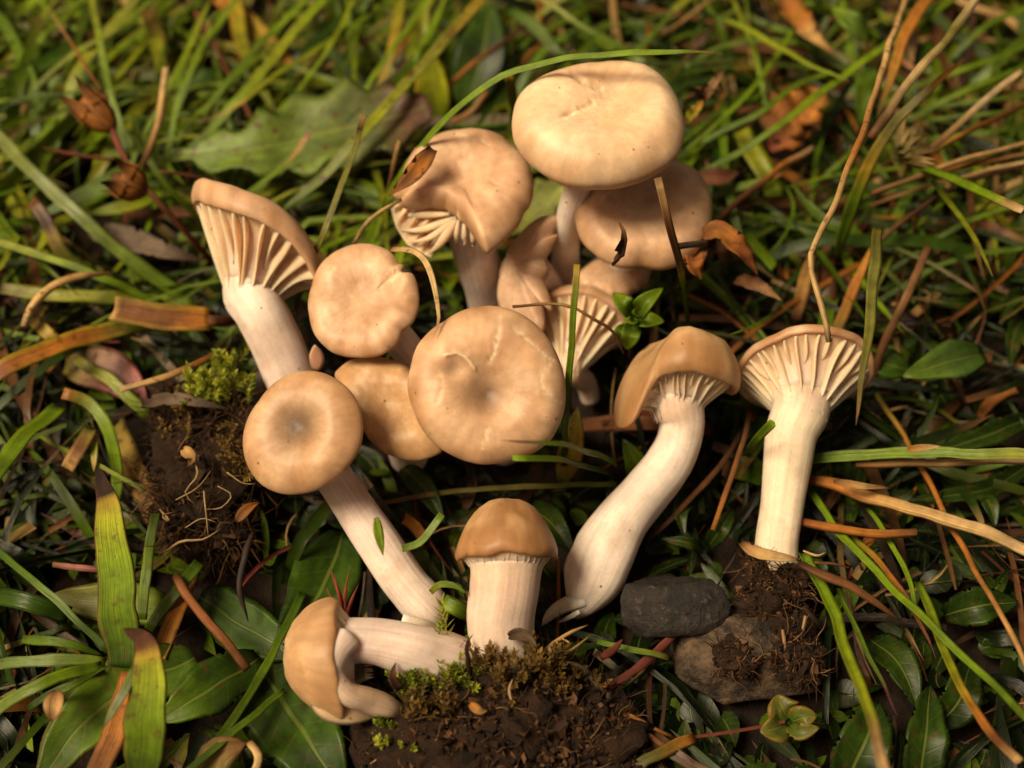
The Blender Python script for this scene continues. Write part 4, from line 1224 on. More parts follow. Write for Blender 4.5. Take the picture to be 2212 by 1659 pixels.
# seed stalk with two dried capsules
sd = thing("seed_stalk", "reddish dead flower stalk bearing two open papery seed capsules", "seed stalk", P(470, 580, 2))
grass("stem", None, None, [(470, 580), (400, 500), (330, 422), (290, 375), (240, 270), (226, 205)], (2, 12, 19, 20, 21, 22), 14, c1(RD, RD, BR, (.2, .05, .04), PU), parent=sd, tubular=True, prof='cut')
grass("side_twig", None, None, [(345, 370), (430, 384), (525, 408)], (19, 15, 9), 8, c1(BR, RD), parent=sd, tubular=True, prof='blade')
grass("side_twig", None, None, [(245, 345), (170, 335), (88, 318)], (19, 19, 18), 8, c1(BR, RD, BR), parent=sd, tubular=True, prof='blade')
def capsule(bx, by, tx, ty, h, w):
    a, b = P(bx, by, h), P(tx, ty, h + 3)
    ax = unit(b - a); L = np.linalg.norm(b - a)
    u = unit(np.cross(ax, TOC)); v = np.cross(ax, u)
    R = w * mpp(a) / 2
    prof = [(0, .15), (.08, .5), (.25, .9), (.45, 1.0), (.62, .92), (.72, .80)]
    V, F, C, S = [], [], [], []
    sg = 20
    for t, r in prof + [(.70, .72), (.3, .6)]:
        for k in range(sg):
            an = 2 * math.pi * k / sg
            rr = R * r * (1 + .06 * math.cos(an * 10))
            V.append(a + ax * L * t + (u * math.cos(an) + v * math.sin(an)) * rr)
            C.append(np.array(OR) * .75 * (1 - t * .3) + np.array(BR) * .3); S.append((k / sg * 2 - 1, t, .5))
    for i in range(len(prof) + 1):
        for k in range(sg):
            p, q = i * sg + k, i * sg + (k + 1) % sg
            F.append((p, q, q + sg, p + sg))
    F.append(tuple(range(sg - 1, -1, -1)))
    o = mk("seed_capsule", V, F, M_DRY, sd, C, S)
    for k in range(5):
        an = 2 * math.pi * (k + .3) / 5
        d = u * math.cos(an) + v * math.sin(an)
        pts = [a + ax * L * .45 + d * R * 1.02, a + ax * L * .72 + d * R * 1.0, a + ax * L * .9 + d * R * 1.15, a + ax * L * 1.05 + d * R * 1.5]
        c = catmull(pts, 8)
        ws = np.array([R * 1.1 * (1 - (i / 8) ** 1.5) + R * .03 for i in range(9)])
        g = ribbon_geo(c, ws, [(0, OR), (.6, BR), (1, DB)], 5, .08, .05, 0, .4, nrm=d)
        mk("tooth", g[0], g[1], M_DRY, o, g[2], g[3])
capsule(248, 282, 160, 200, 21, 66)
capsule(318, 418, 238, 372, 19, 72)
grass("bark_strip", "curled grey-brown strip of bark lying under the long pale blade", "bark", [(195, 505), (290, 522), (370, 548), (450, 560)], (8, 9, 9, 7), 56, c1(GY, (.12, .085, .06), GY, DB), mat=M_DRY, prof='lance', crease=.35, vw=.06, spots=.6)
blade("bent blade with a brown stub and orange fold near the bark strip", [(68, 435), (105, 490), (150, 560), (200, 600)], (15, 12, 7), 30, [(0, BR), (.35, DB), (.42, YE), (.6, OL), (1, G1)], prof='cut', spots=.5)
leaf("light green blunt leaf below the lower seed capsule", [(355, 408), (290, 440), (190, 462)], (8, 9, 9), 34, c1(G1, YG, GB), mat=M_GRASS)
leaf("wet glistening blade lying behind the lower seed capsule", [(310, 350), (230, 395), (140, 440), (55, 480)], (8, 8, 6), 42, c1(G1, (.13, .19, .05), G2), mat=M_GRASS, prof='lance')

# left side
stalk("curved tan straw with dark specks, like a hook", [(52, 705), (70, 662), (105, 622), (170, 598), (255, 590)], (13, 15, 16, 14), 19, c1(PT, (.58, .36, .13), ST, BR), prof='blade', spots=.8)
stalk("broad cut brown blade with yellow lower edge beside the tall side-view mushroom", [(243, 668), (340, 684), (452, 692)], (15, 15, 13), 60, [(0, ST), (.06, BR), (.6, BR), (1, OR)], tubular=False, mat=M_DRY, crease=.25, edge=YE)
stalk("dark reddish stem running from the cut brown blade behind the white stem", [(450, 692), (485, 692), (530, 678)], (13, 11, 7), 26, c1(BR, RD, BR))
blade("orange-red withered blade with silvery end and green base by the edge", [(-20, 815), (60, 772), (150, 738), (240, 715), (340, 690)], (15, 15, 13, 9), 44, [(0, PK), (.12, OR), (.55, OR), (.75, OL), (1, G1)], prof='cut', edge=YG, spots=.5)
blade("long striped blade crossing level under the hooked straw", [(-20, 622), (150, 640), (300, 645), (420, 660)], (10, 10, 7), 30, c1(OL, YG, G1), prof='cut', spots=.4)
blade("slim green blade slanting down over the striped one", [(-20, 520), (90, 552), (200, 592), (350, 655)], (15, 14, 8), 18, c1(YG, GB, G1), prof='cut')
blade("olive-yellow blade slanting below the withered orange blade", [(165, 775), (240, 822), (320, 895)], (8, 8, 6), 26, c1(OL, YG, G1), prof='cut')
blade("short yellow blade with dark torn end above the withered orange blade", [(72, 690), (105, 725), (150, 760)], (11, 11, 9), 28, c1(DB, YE, OL), prof='cut', spots=.8)
stalk("orange dry stick lying behind the moss on the stringy clod", [(262, 840), (340, 818), (420, 788), (495, 755)], (12, 13, 13, 11), 15, c1(PT, ST, OR, BR), prof='cut')
leaf("pink and yellow dying leaf behind the orange dry stick", [(140, 790), (230, 800), (320, 870)], (4, 5, 4), 100, c1(OL, (.24, .10, .08), (.30, .06, .07)), spots=.9)
blade("curved green blade hooking down from an orange tip", [(250, 1080), (252, 1010), (232, 925), (190, 868), (136, 850)], (5, 11, 14), 28, [(0, G1), (.7, GB), (.88, OL), (1, OR)], prof='cut')
blade("wide bright green blade sweeping down to the edge from the small leafy tuft", [(130, 878), (85, 915), (40, 960), (-25, 1045)], (10, 15, 16), 40, c1(G1, GB, G1), prof='cut')
blade("thin straight green stem slanting below the curved hooked blade", [(85, 940), (200, 1000), (318, 1062)], (10, 10, 9), 9, c1(G1, YG, G1), prof='cut')
blade("mottled brown-yellow dead blade behind the stringy clod", [(245, 910), (285, 1010), (335, 1120)], (4, 5, 3), 50, c1(OL, (.3, .18, .04), BR), prof='cut', spots=.8, mat=M_DRY)
blade("torn short brown blade with pale split end near the hooked blade", [(195, 930), (170, 975), (150, 1015)], (12, 12, 10), 34, c1(OL, BR, ST), prof='cut', spots=.5, mat=M_DRY)
blade("small pointed pale green leaf tip hanging under the hooked blade", [(200, 930), (203, 975), (203, 1020)], (11, 11, 10), 18, c1(YG, YG, ST))
blade("broad upright blade with black withered tip and red edges", [(268, 1440), (262, 1370), (252, 1250), (237, 1120), (212, 1008)], (8, 14, 18, 20), 84, [(0, G2), (.5, GB), (.72, YG), (.82, YE), (.85, (.03, .012, .006)), (1, (.016, .008, .005))], edge=RD, spots=.55, cross=11, n=40, crease=.05, vw=.015, mat=M_DRY)
blade("second broad blade with a brown curled tip, lower in front", [(308, 1690), (314, 1560), (320, 1440), (305, 1378), (268, 1358)], (10, 16, 20, 21, 22), 92, [(0, G2), (.5, GB), (.72, YG), (.78, YE), (.83, (.10, .035, .012)), (1, (.03, .012, .006))], edge=RD, spots=.6, cross=11, n=40, crease=.05, vw=.015, mat=M_DRY)
blade("straight green blade between the broad black-tipped blade and the stringy clod", [(308, 1340), (316, 1240), (335, 1110)], (6, 9, 12), 24, c1(G1, GB, G1), prof='cut', spots=.3)
blade("green blade slanting up to the stringy clod, dark speck on it", [(325, 1360), (372, 1290), (430, 1215)], (6, 8, 8), 28, c1(G1, G1, G2), prof='cut', spots=.4)
blade("orange withered blade leaning behind the curled-tip blade", [(415, 1240), (380, 1320), (345, 1420)], (5, 7, 6), 38, c1(BR, OR, (.4, .2, .04)), prof='cut', mat=M_DRY, spots=.6)
blade("orange-brown withered blade under the curled-tip blade at the bottom edge", [(285, 1450), (255, 1560), (205, 1690)], (8, 9, 8), 54, c1(OR, (.36, .14, .03), BR), prof='cut', mat=M_DRY, spots=.5)
stalk("rusty bent stick slanting across the shade below the stringy clod", [(380, 1245), (415, 1300), (470, 1365), (535, 1445)], (9, 10, 8), 22, c1(BR, (.26, .09, .03), BR))
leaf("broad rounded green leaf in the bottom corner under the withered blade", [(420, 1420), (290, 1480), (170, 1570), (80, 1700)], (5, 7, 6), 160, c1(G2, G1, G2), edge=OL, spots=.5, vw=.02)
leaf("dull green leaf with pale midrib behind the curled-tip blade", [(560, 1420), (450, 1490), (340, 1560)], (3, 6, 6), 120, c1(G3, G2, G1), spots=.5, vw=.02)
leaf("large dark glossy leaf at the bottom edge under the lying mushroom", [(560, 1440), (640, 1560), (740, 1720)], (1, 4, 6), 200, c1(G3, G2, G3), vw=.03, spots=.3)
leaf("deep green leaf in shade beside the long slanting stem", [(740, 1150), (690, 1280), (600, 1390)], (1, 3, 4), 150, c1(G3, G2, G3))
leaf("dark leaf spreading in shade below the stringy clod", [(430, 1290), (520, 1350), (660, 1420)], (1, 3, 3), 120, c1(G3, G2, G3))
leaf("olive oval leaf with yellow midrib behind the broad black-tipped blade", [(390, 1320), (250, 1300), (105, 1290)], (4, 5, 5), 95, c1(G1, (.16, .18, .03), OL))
for i, (q, w, lab, cs) in enumerate((
    ([(-20, 1180), (90, 1270), (235, 1405)], 16, "narrow blade slanting to the foot of the broad black-tipped blade", c1(G2, G1, G2)),
    ([(-20, 1440), (110, 1425), (228, 1432)], 26, "pale shiny blade reaching the edge level with the broad blade's foot", c1(G1, (.18, .24, .08), GB)),
    ([(-20, 1545), (90, 1475), (222, 1440)], 28, "wide green blade fanning down to the edge from the broad blade's foot", c1(GB, GB, G1)),
    ([(48, 1380), (140, 1390), (228, 1415)], 22, "short rounded blade above the pale shiny one", c1(G1, G1, G2)),
    ([(-20, 1290), (60, 1300), (150, 1330)], 40, "dark wide blade coming in from the edge", c1(G2, G2, G3)),
    ([(60, 1530), (150, 1480), (235, 1440)], 18, "low pointed blade under the wide fanning blade", c1(G2, G1, G1)))):
    blade(lab, q, (9, 11, 8), w, cs, prof='blade' if i in (3, 5) else 'cut')
blade("blade slanting behind the curled cap of the lying mushroom", [(400, 1690), (500, 1560), (590, 1410), (655, 1280)], (9, 9, 7, 4), 20, c1(G1, G1, G2), prof='cut')
blade("thin blade meeting the lying mushroom's cap from below", [(385, 1690), (520, 1565), (612, 1492)], (11, 11, 8), 16, c1(G2, G1, G1), prof='cut')
blade("grey-green folded blade with a black spot beside the curled-tip blade", [(292, 1440), (255, 1515), (224, 1572)], (20, 20, 17), 20, c1(G1, (.20, .24, .12), (.16, .18, .08)), spots=.3)
stalk("pinkish stem stub poking out behind the broad black-tipped blade", [(225, 1232), (170, 1228), (118, 1220)], (12, 12, 12), 15, c1(RD, PK, BR))
grass("dry_bud", "small dry brown papery bud on a thin stalk near the bottom corner", "bud", [(122, 1490), (118, 1530), (112, 1560)], (12, 12, 11), 44, c1(BR, ST, BR), prof='leaf', mat=M_DRY, crease=.4)
stalk("dark glossy curved stem in shade below the stringy clod", [(548, 1150), (528, 1210), (520, 1270), (535, 1345)], (7, 9, 8, 5), 15, c1(DB, (.05, .04, .04), DB), prof='blade')
grass("withered_leaf", "brown curled withered leaf at the bottom edge beside a pale tan shred", "leaf", [(450, 1700), (475, 1630), (530, 1605)], (8, 10, 10), 80, c1(OL, (.16, .11, .03), BR), prof='leaf', mat=M_DRY, crease=.3)
stalk("pale tan curled shred at the bottom edge", [(535, 1608), (555, 1635), (545, 1690)], (12, 12, 10), 18, c1(ST, PT, ST))

# red sprig
rsg = thing("red_sprig", "bright red stonecrop-like sprig beside the lying mushroom's stem", "sprig", P(745, 1340, 2))
for q, w in (([(745, 1345), (735, 1300), (722, 1240)], 10), ([(745, 1345), (735, 1290), (712, 1225)], 12), ([(748, 1345), (745, 1290), (755, 1225)], 9), ([(740, 1330), (715, 1290), (705, 1268)], 9), ([(750, 1340), (758, 1300), (775, 1260)], 9)):
    grass("red_shoot", None, None, q, (6, 10, 11), w, c1(RD, (.26, .05, .035), (.34, .08, .045)), prof='lance', parent=rsg, tubular=True, bumps=.5)

# centre
blade("thin olive blade lying level below the face-on cap", [(808, 1088), (950, 1066), (1180, 1050), (1330, 1048)], (7, 7, 6, 5), 12, c1(BR, OL, OL, G1), prof='cut')
blade("green blade with a purple tip lying over the face-on cap's rim", [(1330, 1000), (1260, 972), (1170, 956), (1080, 953)], (12, 28, 37, 38), 18, [(0, G1), (.6, GB), (.85, GB), (.92, PU), (1, PU)])
blade("green blade touching the lowest rim of the face-on cap", [(1325, 1030), (1250, 1005), (1180, 990), (1110, 988)], (6, 20, 30, 33), 15, c1(G2, G1, GB), prof='cut')
blade("upright thin grass stem with a yellow tip in front of the gill fan", [(1218, 1010), (1222, 905), (1230, 830), (1240, 680), (1247, 570)], (5, 24, 32, 38, 42), 15, [(0, G2), (.5, G1), (.92, GB), (.95, YE), (1, YE)], prof='cut')
blade("bright green cut stub lying on the long slanting stem", [(816, 1118), (820, 1158), (829, 1200)], (25, 23.5, 21), 22, c1(GB, (.24, .34, .03), (.30, .40, .04)), prof='lance', roll=[-.5, .3])
blade("pale green bent blade beside the long slanting stem", [(866, 1186), (905, 1172), (935, 1140), (957, 1112)], (12, 14, 15), 18, c1(G1, (.26, .36, .06), (.22, .34, .04)), prof='cut')
blade("curved green slip above the broken foot of the slanting stem", [(930, 1280), (955, 1264), (985, 1266), (1010, 1285)], (15, 17, 16), 15, c1(YG, GB, G1))
blade("square cut green blade end against the stout stem", [(955, 1298), (985, 1310), (1020, 1325)], (11, 11, 9), 38, c1(GB, G1, G2), prof='cut', crease=.05)
stalk("reddish brown flat wood splinter lying behind the s-curved stem", [(1240, 918), (1340, 914), (1440, 916), (1545, 930)], (4, 5, 5, 4), 34, c1(BR, (.24, .09, .04), BR), tubular=False, mat=M_DRY)
grass("curled_scrap", "dark curled leaf scrap stuck on the cap under the largest one", "leaf scrap", [(1338, 482), (1350, 505), (1346, 535), (1325, 574)], (38, 37.5, 34, 29), 28, c1(BR, DB, DB, (.12, .07, .05)), prof='spoon', mat=M_DRY, crease=.35, spots=.5)
leaf("yellow-brown small leaf under the right rim of the face-on cap", [(1215, 1045), (1235, 960), (1248, 882)], (3, 8, 11), 52, c1(OL, YE, OL), spots=.6)
stalk("thin frayed brown rootlet trailing over the gill fan", [(1108, 662), (1160, 656), (1230, 664), (1285, 690), (1320, 712), (1345, 762)], (30, 30, 29, 27, 22), 7, c1(BR, ST, BR, DB), prof='cut', bumps=.4)
leaf("plain oval green leaf behind the s-curved stem", [(1385, 1040), (1368, 990), (1345, 945)], (4, 8, 10), 52, c1(G2, G1, G2))
blade("thin shiny green blade curving up to the rolled brown cap", [(1690, 665), (1655, 690), (1620, 708), (1578, 722)], (10, 16, 20), 9, c1(G2, G1, GB))
stalk("segmented dark red stem between the big clod and the pebble", [(1305, 1488), (1360, 1455), (1400, 1422), (1440, 1385), (1475, 1345)], (6, 7, 7, 6), 19, c1(RD, (.16, .04, .025), RD), bumps=.35)
blade("thin green blade crossing just above the big clod's corner", [(1290, 1385), (1360, 1402), (1445, 1422)], (8, 9, 8), 13, c1(G1, G1, OL), prof='cut')
stalk("thin brown straw, upper of two under the big clod's corner", [(1310, 1515), (1390, 1560), (1450, 1590)], (7, 7, 6), 9, c1(BR, OR, BR))
stalk("long brown straw, lower of two at the big clod's corner", [(1330, 1540), (1420, 1600), (1530, 1680)], (6, 6, 5), 12, c1(BR, BR, OR))
blade("olive blade slanting from the bottom edge beside the big clod", [(1330, 1700), (1410, 1630), (1500, 1595)], (5, 7, 6), 26, c1(G2, OL, OR), prof='cut')

sp = thing("leafy_sprig", "small bright green rosette of hairy oval leaves beside the rolled brown cap", "sprig", P(1365, 720, 2))
for q, w, hs in (([(1372, 688), (1348, 655), (1325, 632)], 44, (20, 24, 23)), ([(1374, 686), (1395, 652), (1432, 622)], 42, (20, 25, 25)), ([(1376, 692), (1400, 690), (1436, 694)], 44, (20, 24, 22)), ([(1368, 698), (1362, 725), (1352, 755)], 42, (20, 22, 18)),
                 ([(1374, 688), (1376, 672), (1378, 655)], 26, (22, 27, 29)), ([(1372, 690), (1358, 692), (1345, 690)], 24, (22, 24, 24)), ([(1360, 705), (1340, 715), (1335, 740)], 26, (17, 18, 15))):
    grass("leaf", None, None, q, hs, w, c1(G2, G1, GB), prof='leaf', mat=M_LEAF, parent=sp, cross=9, thick=.05, crease=.2, n=14)
grass("stem", None, None, [(1362, 780), (1366, 735), (1373, 690)], (3, 12, 21), 14, c1(BR, DB, G1), parent=sp, tubular=True, prof='cut')
hb = grass("hairy_bud", "tiny pinkish hairy bud between the tall white stem and the notched cap", "bud", [(680, 800), (684, 775), (680, 745)], (16, 18, 20), 34, c1((.4, .2, .12), (.5, .28, .18), (.5, .3, .2)), prof='leaf', mat=M_GILL, thick=.4, crease=-.1)

# upper right
blade("long straight green blade slanting down to the cap under the largest one", [(2080, -15), (1995, 42), (1800, 180), (1660, 288), (1520, 372)], (22, 22, 20, 14), 15, c1(G1, GB, GB, G1), prof='cut')
blade("yellow-green blade with brown tip crossing the long straight one", [(1560, 40), (1620, 66), (1700, 112), (1790, 160), (1842, 180)], (18, 20, 22, 23), 15, [(0, G1), (.4, YG), (.9, GB), (.96, BR), (1, DB)])
blade("green blade bowing from the long straight one down to the largest cap", [(1795, 152), (1720, 185), (1650, 240), (1500, 312)], (16, 16, 15, 10), 13, c1(GB, G1, G1), prof='cut')
stalk("long straw with dark joints bending down on to the gilled cap", [(1960, -15), (1915, 122), (1880, 232), (1845, 332), (1806, 430), (1768, 510), (1752, 558), (1768, 645), (1790, 738)], (34, 38, 41, 42, 42, 42, 41, 38, 34), 15, [(0, ST), (.3, (.56, .36, .15)), (.6, OR), (.7, ST), (1, PT)], spots=.6, prof='cut')
stalk("blurred thick olive straw beside the jointed straw", [(2115, -15), (2045, 88), (1962, 180), (1880, 300)], (42, 42, 40, 34), 20, c1((.5, .36, .2), OL, (.4, .28, .12), BR))
blade("orange-tipped green blade crossing behind the jointed straw", [(1808, 560), (1836, 455), (1870, 372), (1930, 272), (2010, 190), (2092, 122)], (8, 22, 30, 36, 38), 28, [(0, G1), (.35, G1), (.45, YE), (.6, OL), (.75, OL), (.9, OR), (1, BR)])
blade("bright orange blade hanging behind the jointed straw near the top", [(2010, -10), (1955, 75), (1918, 190), (1895, 260)], (24, 26, 26, 22), 26, c1(OR, (.5, .2, .03), OL), mat=M_DRY)
stalk("pale broken straw with a white end near the edge", [(1985, 345), (2050, 285), (2125, 218), (2206, 154)], (22, 26, 30), 15, c1(BR, ST, (.55, .4, .22), PT))
stalk("orange straw slanting just under the pale broken one", [(2225, 220), (2100, 280), (1985, 345)], (22, 22, 18), 13, c1(BR, OR, YE))
stalk("upper tan straw of the bundle fanning to the edge", [(2225, 308), (2100, 340), (1980, 382), (1880, 418)], (24, 25, 22), 13, c1(ST, ST, BR))
stalk("middle orange straw of the bundle fanning to the edge", [(2225, 332), (2110, 352), (1990, 384)], (22, 23, 20), 13, c1(ST, OR, BR))
stalk("lowest dark straw of the bundle fanning to the edge", [(2225, 355), (2100, 388), (1960, 470), (1900, 520)], (20, 20, 14), 11, c1(BR, DB, BR))
blade("thick green stem with a tan cut end pointing at the viewer", [(1965, 352), (2080, 400), (2160, 436), (2206, 456)], (22, 32, 38), 26, [(0, G1), (.8, GB), (.9, ST), (1, PT)], prof='cut', crease=.4)
blade("forked green blade hanging below the thick cut stem", [(2010, 388), (2060, 450), (2105, 515), (2146, 600)], (20, 26, 28), 16, c1(G1, YG, OL))
grass("withered_leaf", "curled orange-brown withered leaf near the top edge above the long straight blade", "leaf", [(1688, -15), (1720, 40), (1760, 85), (1805, 118)], (14, 18, 20), 62, [(0, BR), (.45, OR), (.7, ST), (1, BR)], prof='lance', mat=M_DRY, crease=.35, vw=.06)
leaf("rounded fresh green leaf near the top edge beside the jointed straw", [(1882, 85), (1840, 45), (1798, 14)], (18, 22, 22), 60, c1(G1, (.12, .2, .03), GB))
leaf("narrow dark leaf hanging under the rounded fresh one", [(1890, 145), (1865, 205), (1858, 280)], (16, 16, 12), 46, c1(G2, G1, G2))
grass("withered_leaf", "crumpled orange withered leaf behind the long straight green blade", "leaf", [(1655, 285), (1720, 240), (1790, 190)], (9, 12, 12), 110, c1(BR, OR, (.46, .24, .05)), prof='lance', mat=M_DRY, crease=.25, vw=.13, serr=(4, .22), n=24, spots=.5)
grass("withered_leaf", "rusty scrap of leaf under the crumpled orange one", "leaf", [(1660, 315), (1710, 300), (1755, 265)], (8, 10, 9), 56, c1(RD, OR, BR), prof='lance', mat=M_DRY, vw=.12, serr=(3, .2), n=18)
sdh = thing("dried_flower", "hairy greenish-brown dried flower head among the tan straws", "flower head", P(1935, 345, 6))
rsf = random.Random(5)
for k in range(16):
    a = math.radians(-20 + 100 * k / 15)
    L = 85 * rsf.uniform(.7, 1.1)
    x, y = 1945 + L * math.cos(a) * .9, 335 - L * math.sin(a)
    grass("bract", None, None, [(1935, 345), ((1935 + x) / 2 - 4, (345 + y) / 2 - 4), (x, y)], (20, 25, 24 + rsf.uniform(-3, 3)), 20, c1(OL, (.22, .18, .06), ST), prof='lance', mat=M_DRY, parent=sdh, n=8, crease=.2)
sdk = thing("dried_flower", "shrivelled brown star of a dead flower beside the largest cap", "flower head", P(1490, 250, 6))
for q, w, cs in (([(1486, 262), (1505, 235), (1520, 215)], 26, c1(YG, YE, OR)), ([(1518, 222), (1540, 185), (1566, 148)], 20, c1(BR, (.3, .17, .08), BR)), ([(1520, 222), (1500, 205), (1475, 215)], 16, c1(BR, DB, BR)), ([(1525, 210), (1548, 190), (1560, 200)], 16, c1(BR, DB)), ([(1520, 215), (1510, 190), (1500, 188)], 14, c1(DB, BR))):
    grass("bract", None, None, q, (24, 27, 27), w, cs, prof='lance', mat=M_DRY, parent=sdk, n=10, crease=.4, vw=.12)
hl = thing("withered_sprig", "curled rusty hairy leaves on a short stem beside the cap under the largest one", "withered sprig", P(1510, 560, 5))
for q, w, cs, hs in (([(1515, 510), (1550, 500), (1590, 530), (1625, 575), (1638, 598)], 46, c1(BR, OR, (.30, .10, .03), BR), (27, 29, 26, 22)), ([(1505, 540), (1500, 575), (1515, 605)], 48, c1(BR, (.36, .12, .03), OR), (25, 26, 24)),
                     ([(1588, 605), (1640, 620), (1690, 650)], 34, c1(BR, (.2, .1, .05), ST), (18, 20, 18)), ([(1525, 520), (1560, 545), (1575, 585)], 30, c1(DB, BR, DB), (22, 22, 17))):
    grass("leaf", None, None, q, hs, w, cs, prof='lance', mat=M_DRY, parent=hl, crease=.4, vw=.1, n=22, spots=.5)
grass("stem", None, None, [(1455, 533), (1490, 528), (1525, 526)], (33, 32, 29), 15, c1(DB, GY, BR), prof='cut', parent=hl, tubular=True)
blade("grass stem with dry brown upper half standing over the cap under the largest one", [(1484, 700), (1478, 640), (1468, 580), (1456, 520), (1440, 450), (1420, 386)], (14, 24, 32, 37, 41, 43), 19, [(0, G1), (.45, GB), (.52, YE), (.57, DB), (.8, BR), (1, ST)], prof='cut')
grass("dry_bud", "dark reddish brown bud beside the straight blade's lower end", "bud", [(1505, 380), (1545, 382), (1600, 372)], (14, 15, 13), 42, c1(BR, (.14, .05, .03), BR), prof='lance', mat=M_DRY, crease=.35)
blade("short broad yellow-green blade behind the crumpled orange leaf", [(1680, 430), (1640, 350), (1600, 282)], (6, 9, 10), 46, c1(G1, YG, YG), prof='cut')
blade("green blade with an orange tip lying under the short broad one", [(1540, 424), (1620, 398), (1700, 372)], (10, 13, 14), 19, [(0, G1), (.6, GB), (.8, OR), (1, BR)])
stalk("brown stalk slanting behind the grass stem with dry upper half", [(1555, 480), (1600, 430), (1660, 382), (1755, 320)], (10, 14, 14, 12), 15, c1(BR, BR, OR, PT))
blade("very thin curved green blade in the shade beside the withered sprig", [(1690, 390), (1714, 440), (1700, 500), (1640, 572)], (10, 12, 12, 10), 8, c1(G2, G1, G1))
stalk("brown branching stem standing in the shade beside the gilled cap", [(1880, 850), (1905, 755), (1950, 660), (2005, 535)], (3, 12, 18, 20), 19, c1(DB, BR, (.24, .12, .05), BR), bumps=.25)
blade("orange withered blade leaning behind the gilled cap", [(1790, 740), (1835, 650), (1880, 530)], (6, 11, 13), 24, c1(OL, OR, (.46, .22, .04)), mat=M_DRY)
blade("rust-yellow withered blade pair behind the straw's bent end", [(1720, 690), (1735, 620), (1760, 540)], (6, 9, 9), 30, c1(BR, (.3, .16, .04), BR), mat=M_DRY, spots=.4)
for i, (q, lab) in enumerate((([(2225, 205), (2110, 218), (1990, 240)], "topmost of the fine parallel blades near the edge"), ([(2225, 238), (2120, 246), (2000, 262)], "second of the fine parallel blades near the edge"), ([(2225, 272), (2130, 285), (2010, 300)], "third of the fine parallel blades near the edge"),
                              ([(2225, 95), (2090, 148), (1950, 200), (1900, 230)], "long thin blade arching in from the edge above the fine parallel ones"), ([(2225, 140), (2110, 185), (2000, 240), (1960, 260)], "thin blade just below the long arching one"))):
    blade(lab, q, (16, 17, 13), 11 + (i > 2) * 3, c1(G1, GB if i > 2 else G1, G1), prof='cut')

# right side
leaf("glossy oval leaf with a wet highlight in the shade", [(2125, 765), (2040, 782), (1950, 812)], (10, 14, 13), 84, c1(G2, (.07, .12, .025), G1))
leaf("small leaf tucked under the glossy oval leaf", [(1890, 775), (1930, 790), (1970, 800)], (8, 8, 7), 66, c1(G2, G2, G3))
blade("olive blade hanging over the rim of the gilled cap", [(1897, 488), (1886, 600), (1876, 720), (1866, 810), (1847, 918)], (30, 34, 35, 34, 30), 26, [(0, OL), (.4, (.24, .24, .05)), (.85, OL), (1, ST)])
blade("bright green level stem running from the cream stem to the edge", [(1750, 992), (1850, 984), (1960, 979), (2230, 984)], (9, 13, 16, 20), 24, c1(G1, GB, (.18, .27, .03), YG), prof='cut', crease=.35)
stalk("tan straw lying just below the bright level green stem", [(1850, 1002), (2000, 1000), (2230, 990)], (10, 13, 16), 18, c1(BR, ST, (.5, .34, .16)))
grass("straw_scrap", "small tan scrap lying on the bright level green stem", "straw scrap", [(1965, 972), (2000, 966), (2036, 965)], (20, 21, 21), 18, c1(OR, ST, PT), prof='lance', mat=M_DRY, crease=.3)
stalk("thick pale straw slanting from the cream stem to the edge", [(1745, 1032), (1800, 1048), (1900, 1082), (2050, 1122), (2230, 1192)], (8, 12, 16, 22), 28, [(0, BR), (.15, OR), (.4, ST), (1, PT)], bumps=.1)
grass("straw_scrap", "peeling brown husk on the thick pale straw", "straw scrap", [(1800, 1040), (1850, 1048), (1925, 1056)], (14, 15, 13), 16, c1(BR, ST, BR), prof='lance', mat=M_DRY, crease=.35)
blade("short green tip sticking out over the straight cream stem", [(1612, 985), (1640, 945), (1672, 910)], (12, 20, 25), 19, c1(G2, G1, GB), prof='cut')
stalk("upright thin twig between the s-curved and straight stems", [(1540, 1145), (1570, 1060), (1600, 970), (1622, 885)], (8, 10, 10, 9), 12, c1(OR, BR, BR, DB))
stalk("dark twig slanting behind the s-curved stem", [(1395, 1170), (1470, 1100), (1545, 1020), (1600, 935)], (5, 7, 8, 7), 13, c1(DB, BR, DB))
stalk("long thin orange straw slanting to the corner across green blades", [(1895, 850), (1985, 1000), (2060, 1145), (2140, 1290), (2235, 1470)], (6, 10, 16, 18), 12, c1(OL, OR, OR, ST))
stalk("orange stem stub pointing right from the straight cream stem", [(1718, 1122), (1800, 1140), (1890, 1152), (1980, 1150)], (8, 11, 13), 20, c1(RD, OR, OR, BR))
blade("long green blade slanting to the lower corner past the stem's clod", [(1745, 1058), (1830, 1170), (1960, 1300), (2090, 1425), (2230, 1560)], (7, 12, 16, 20), 18, c1(G1, GB, G1), prof='cut')
blade("rusty blade lying along the long green one", [(1830, 1140), (1920, 1240), (2000, 1370), (2022, 1420)], (8, 11, 13), 14, [(0, G1), (.4, OR), (.8, BR), (1, PU)])
blade("stout bright green stem running down to a tan cut end at the bottom", [(1735, 1195), (1790, 1300), (1840, 1450), (1885, 1570), (1915, 1690)], (10, 17, 24, 28), 27, [(0, G1), (.3, GB), (.75, YG), (.83, ST), (1, PT)], prof='cut', crease=.35)
blade("thin green blade ending in a purple tip beside the stout cut stem", [(1812, 1270), (1860, 1380), (1900, 1460), (1938, 1545)], (10, 13, 14), 12, [(0, G1), (.7, G1), (.85, PU), (1, PU)])
blade("yellowing blade with a brown end in the lower corner", [(1985, 1255), (2050, 1430), (2130, 1570), (2205, 1645)], (8, 14, 18), 22, [(0, G1), (.5, YG), (.75, OR), (.9, BR), (1, ST)], prof='cut')
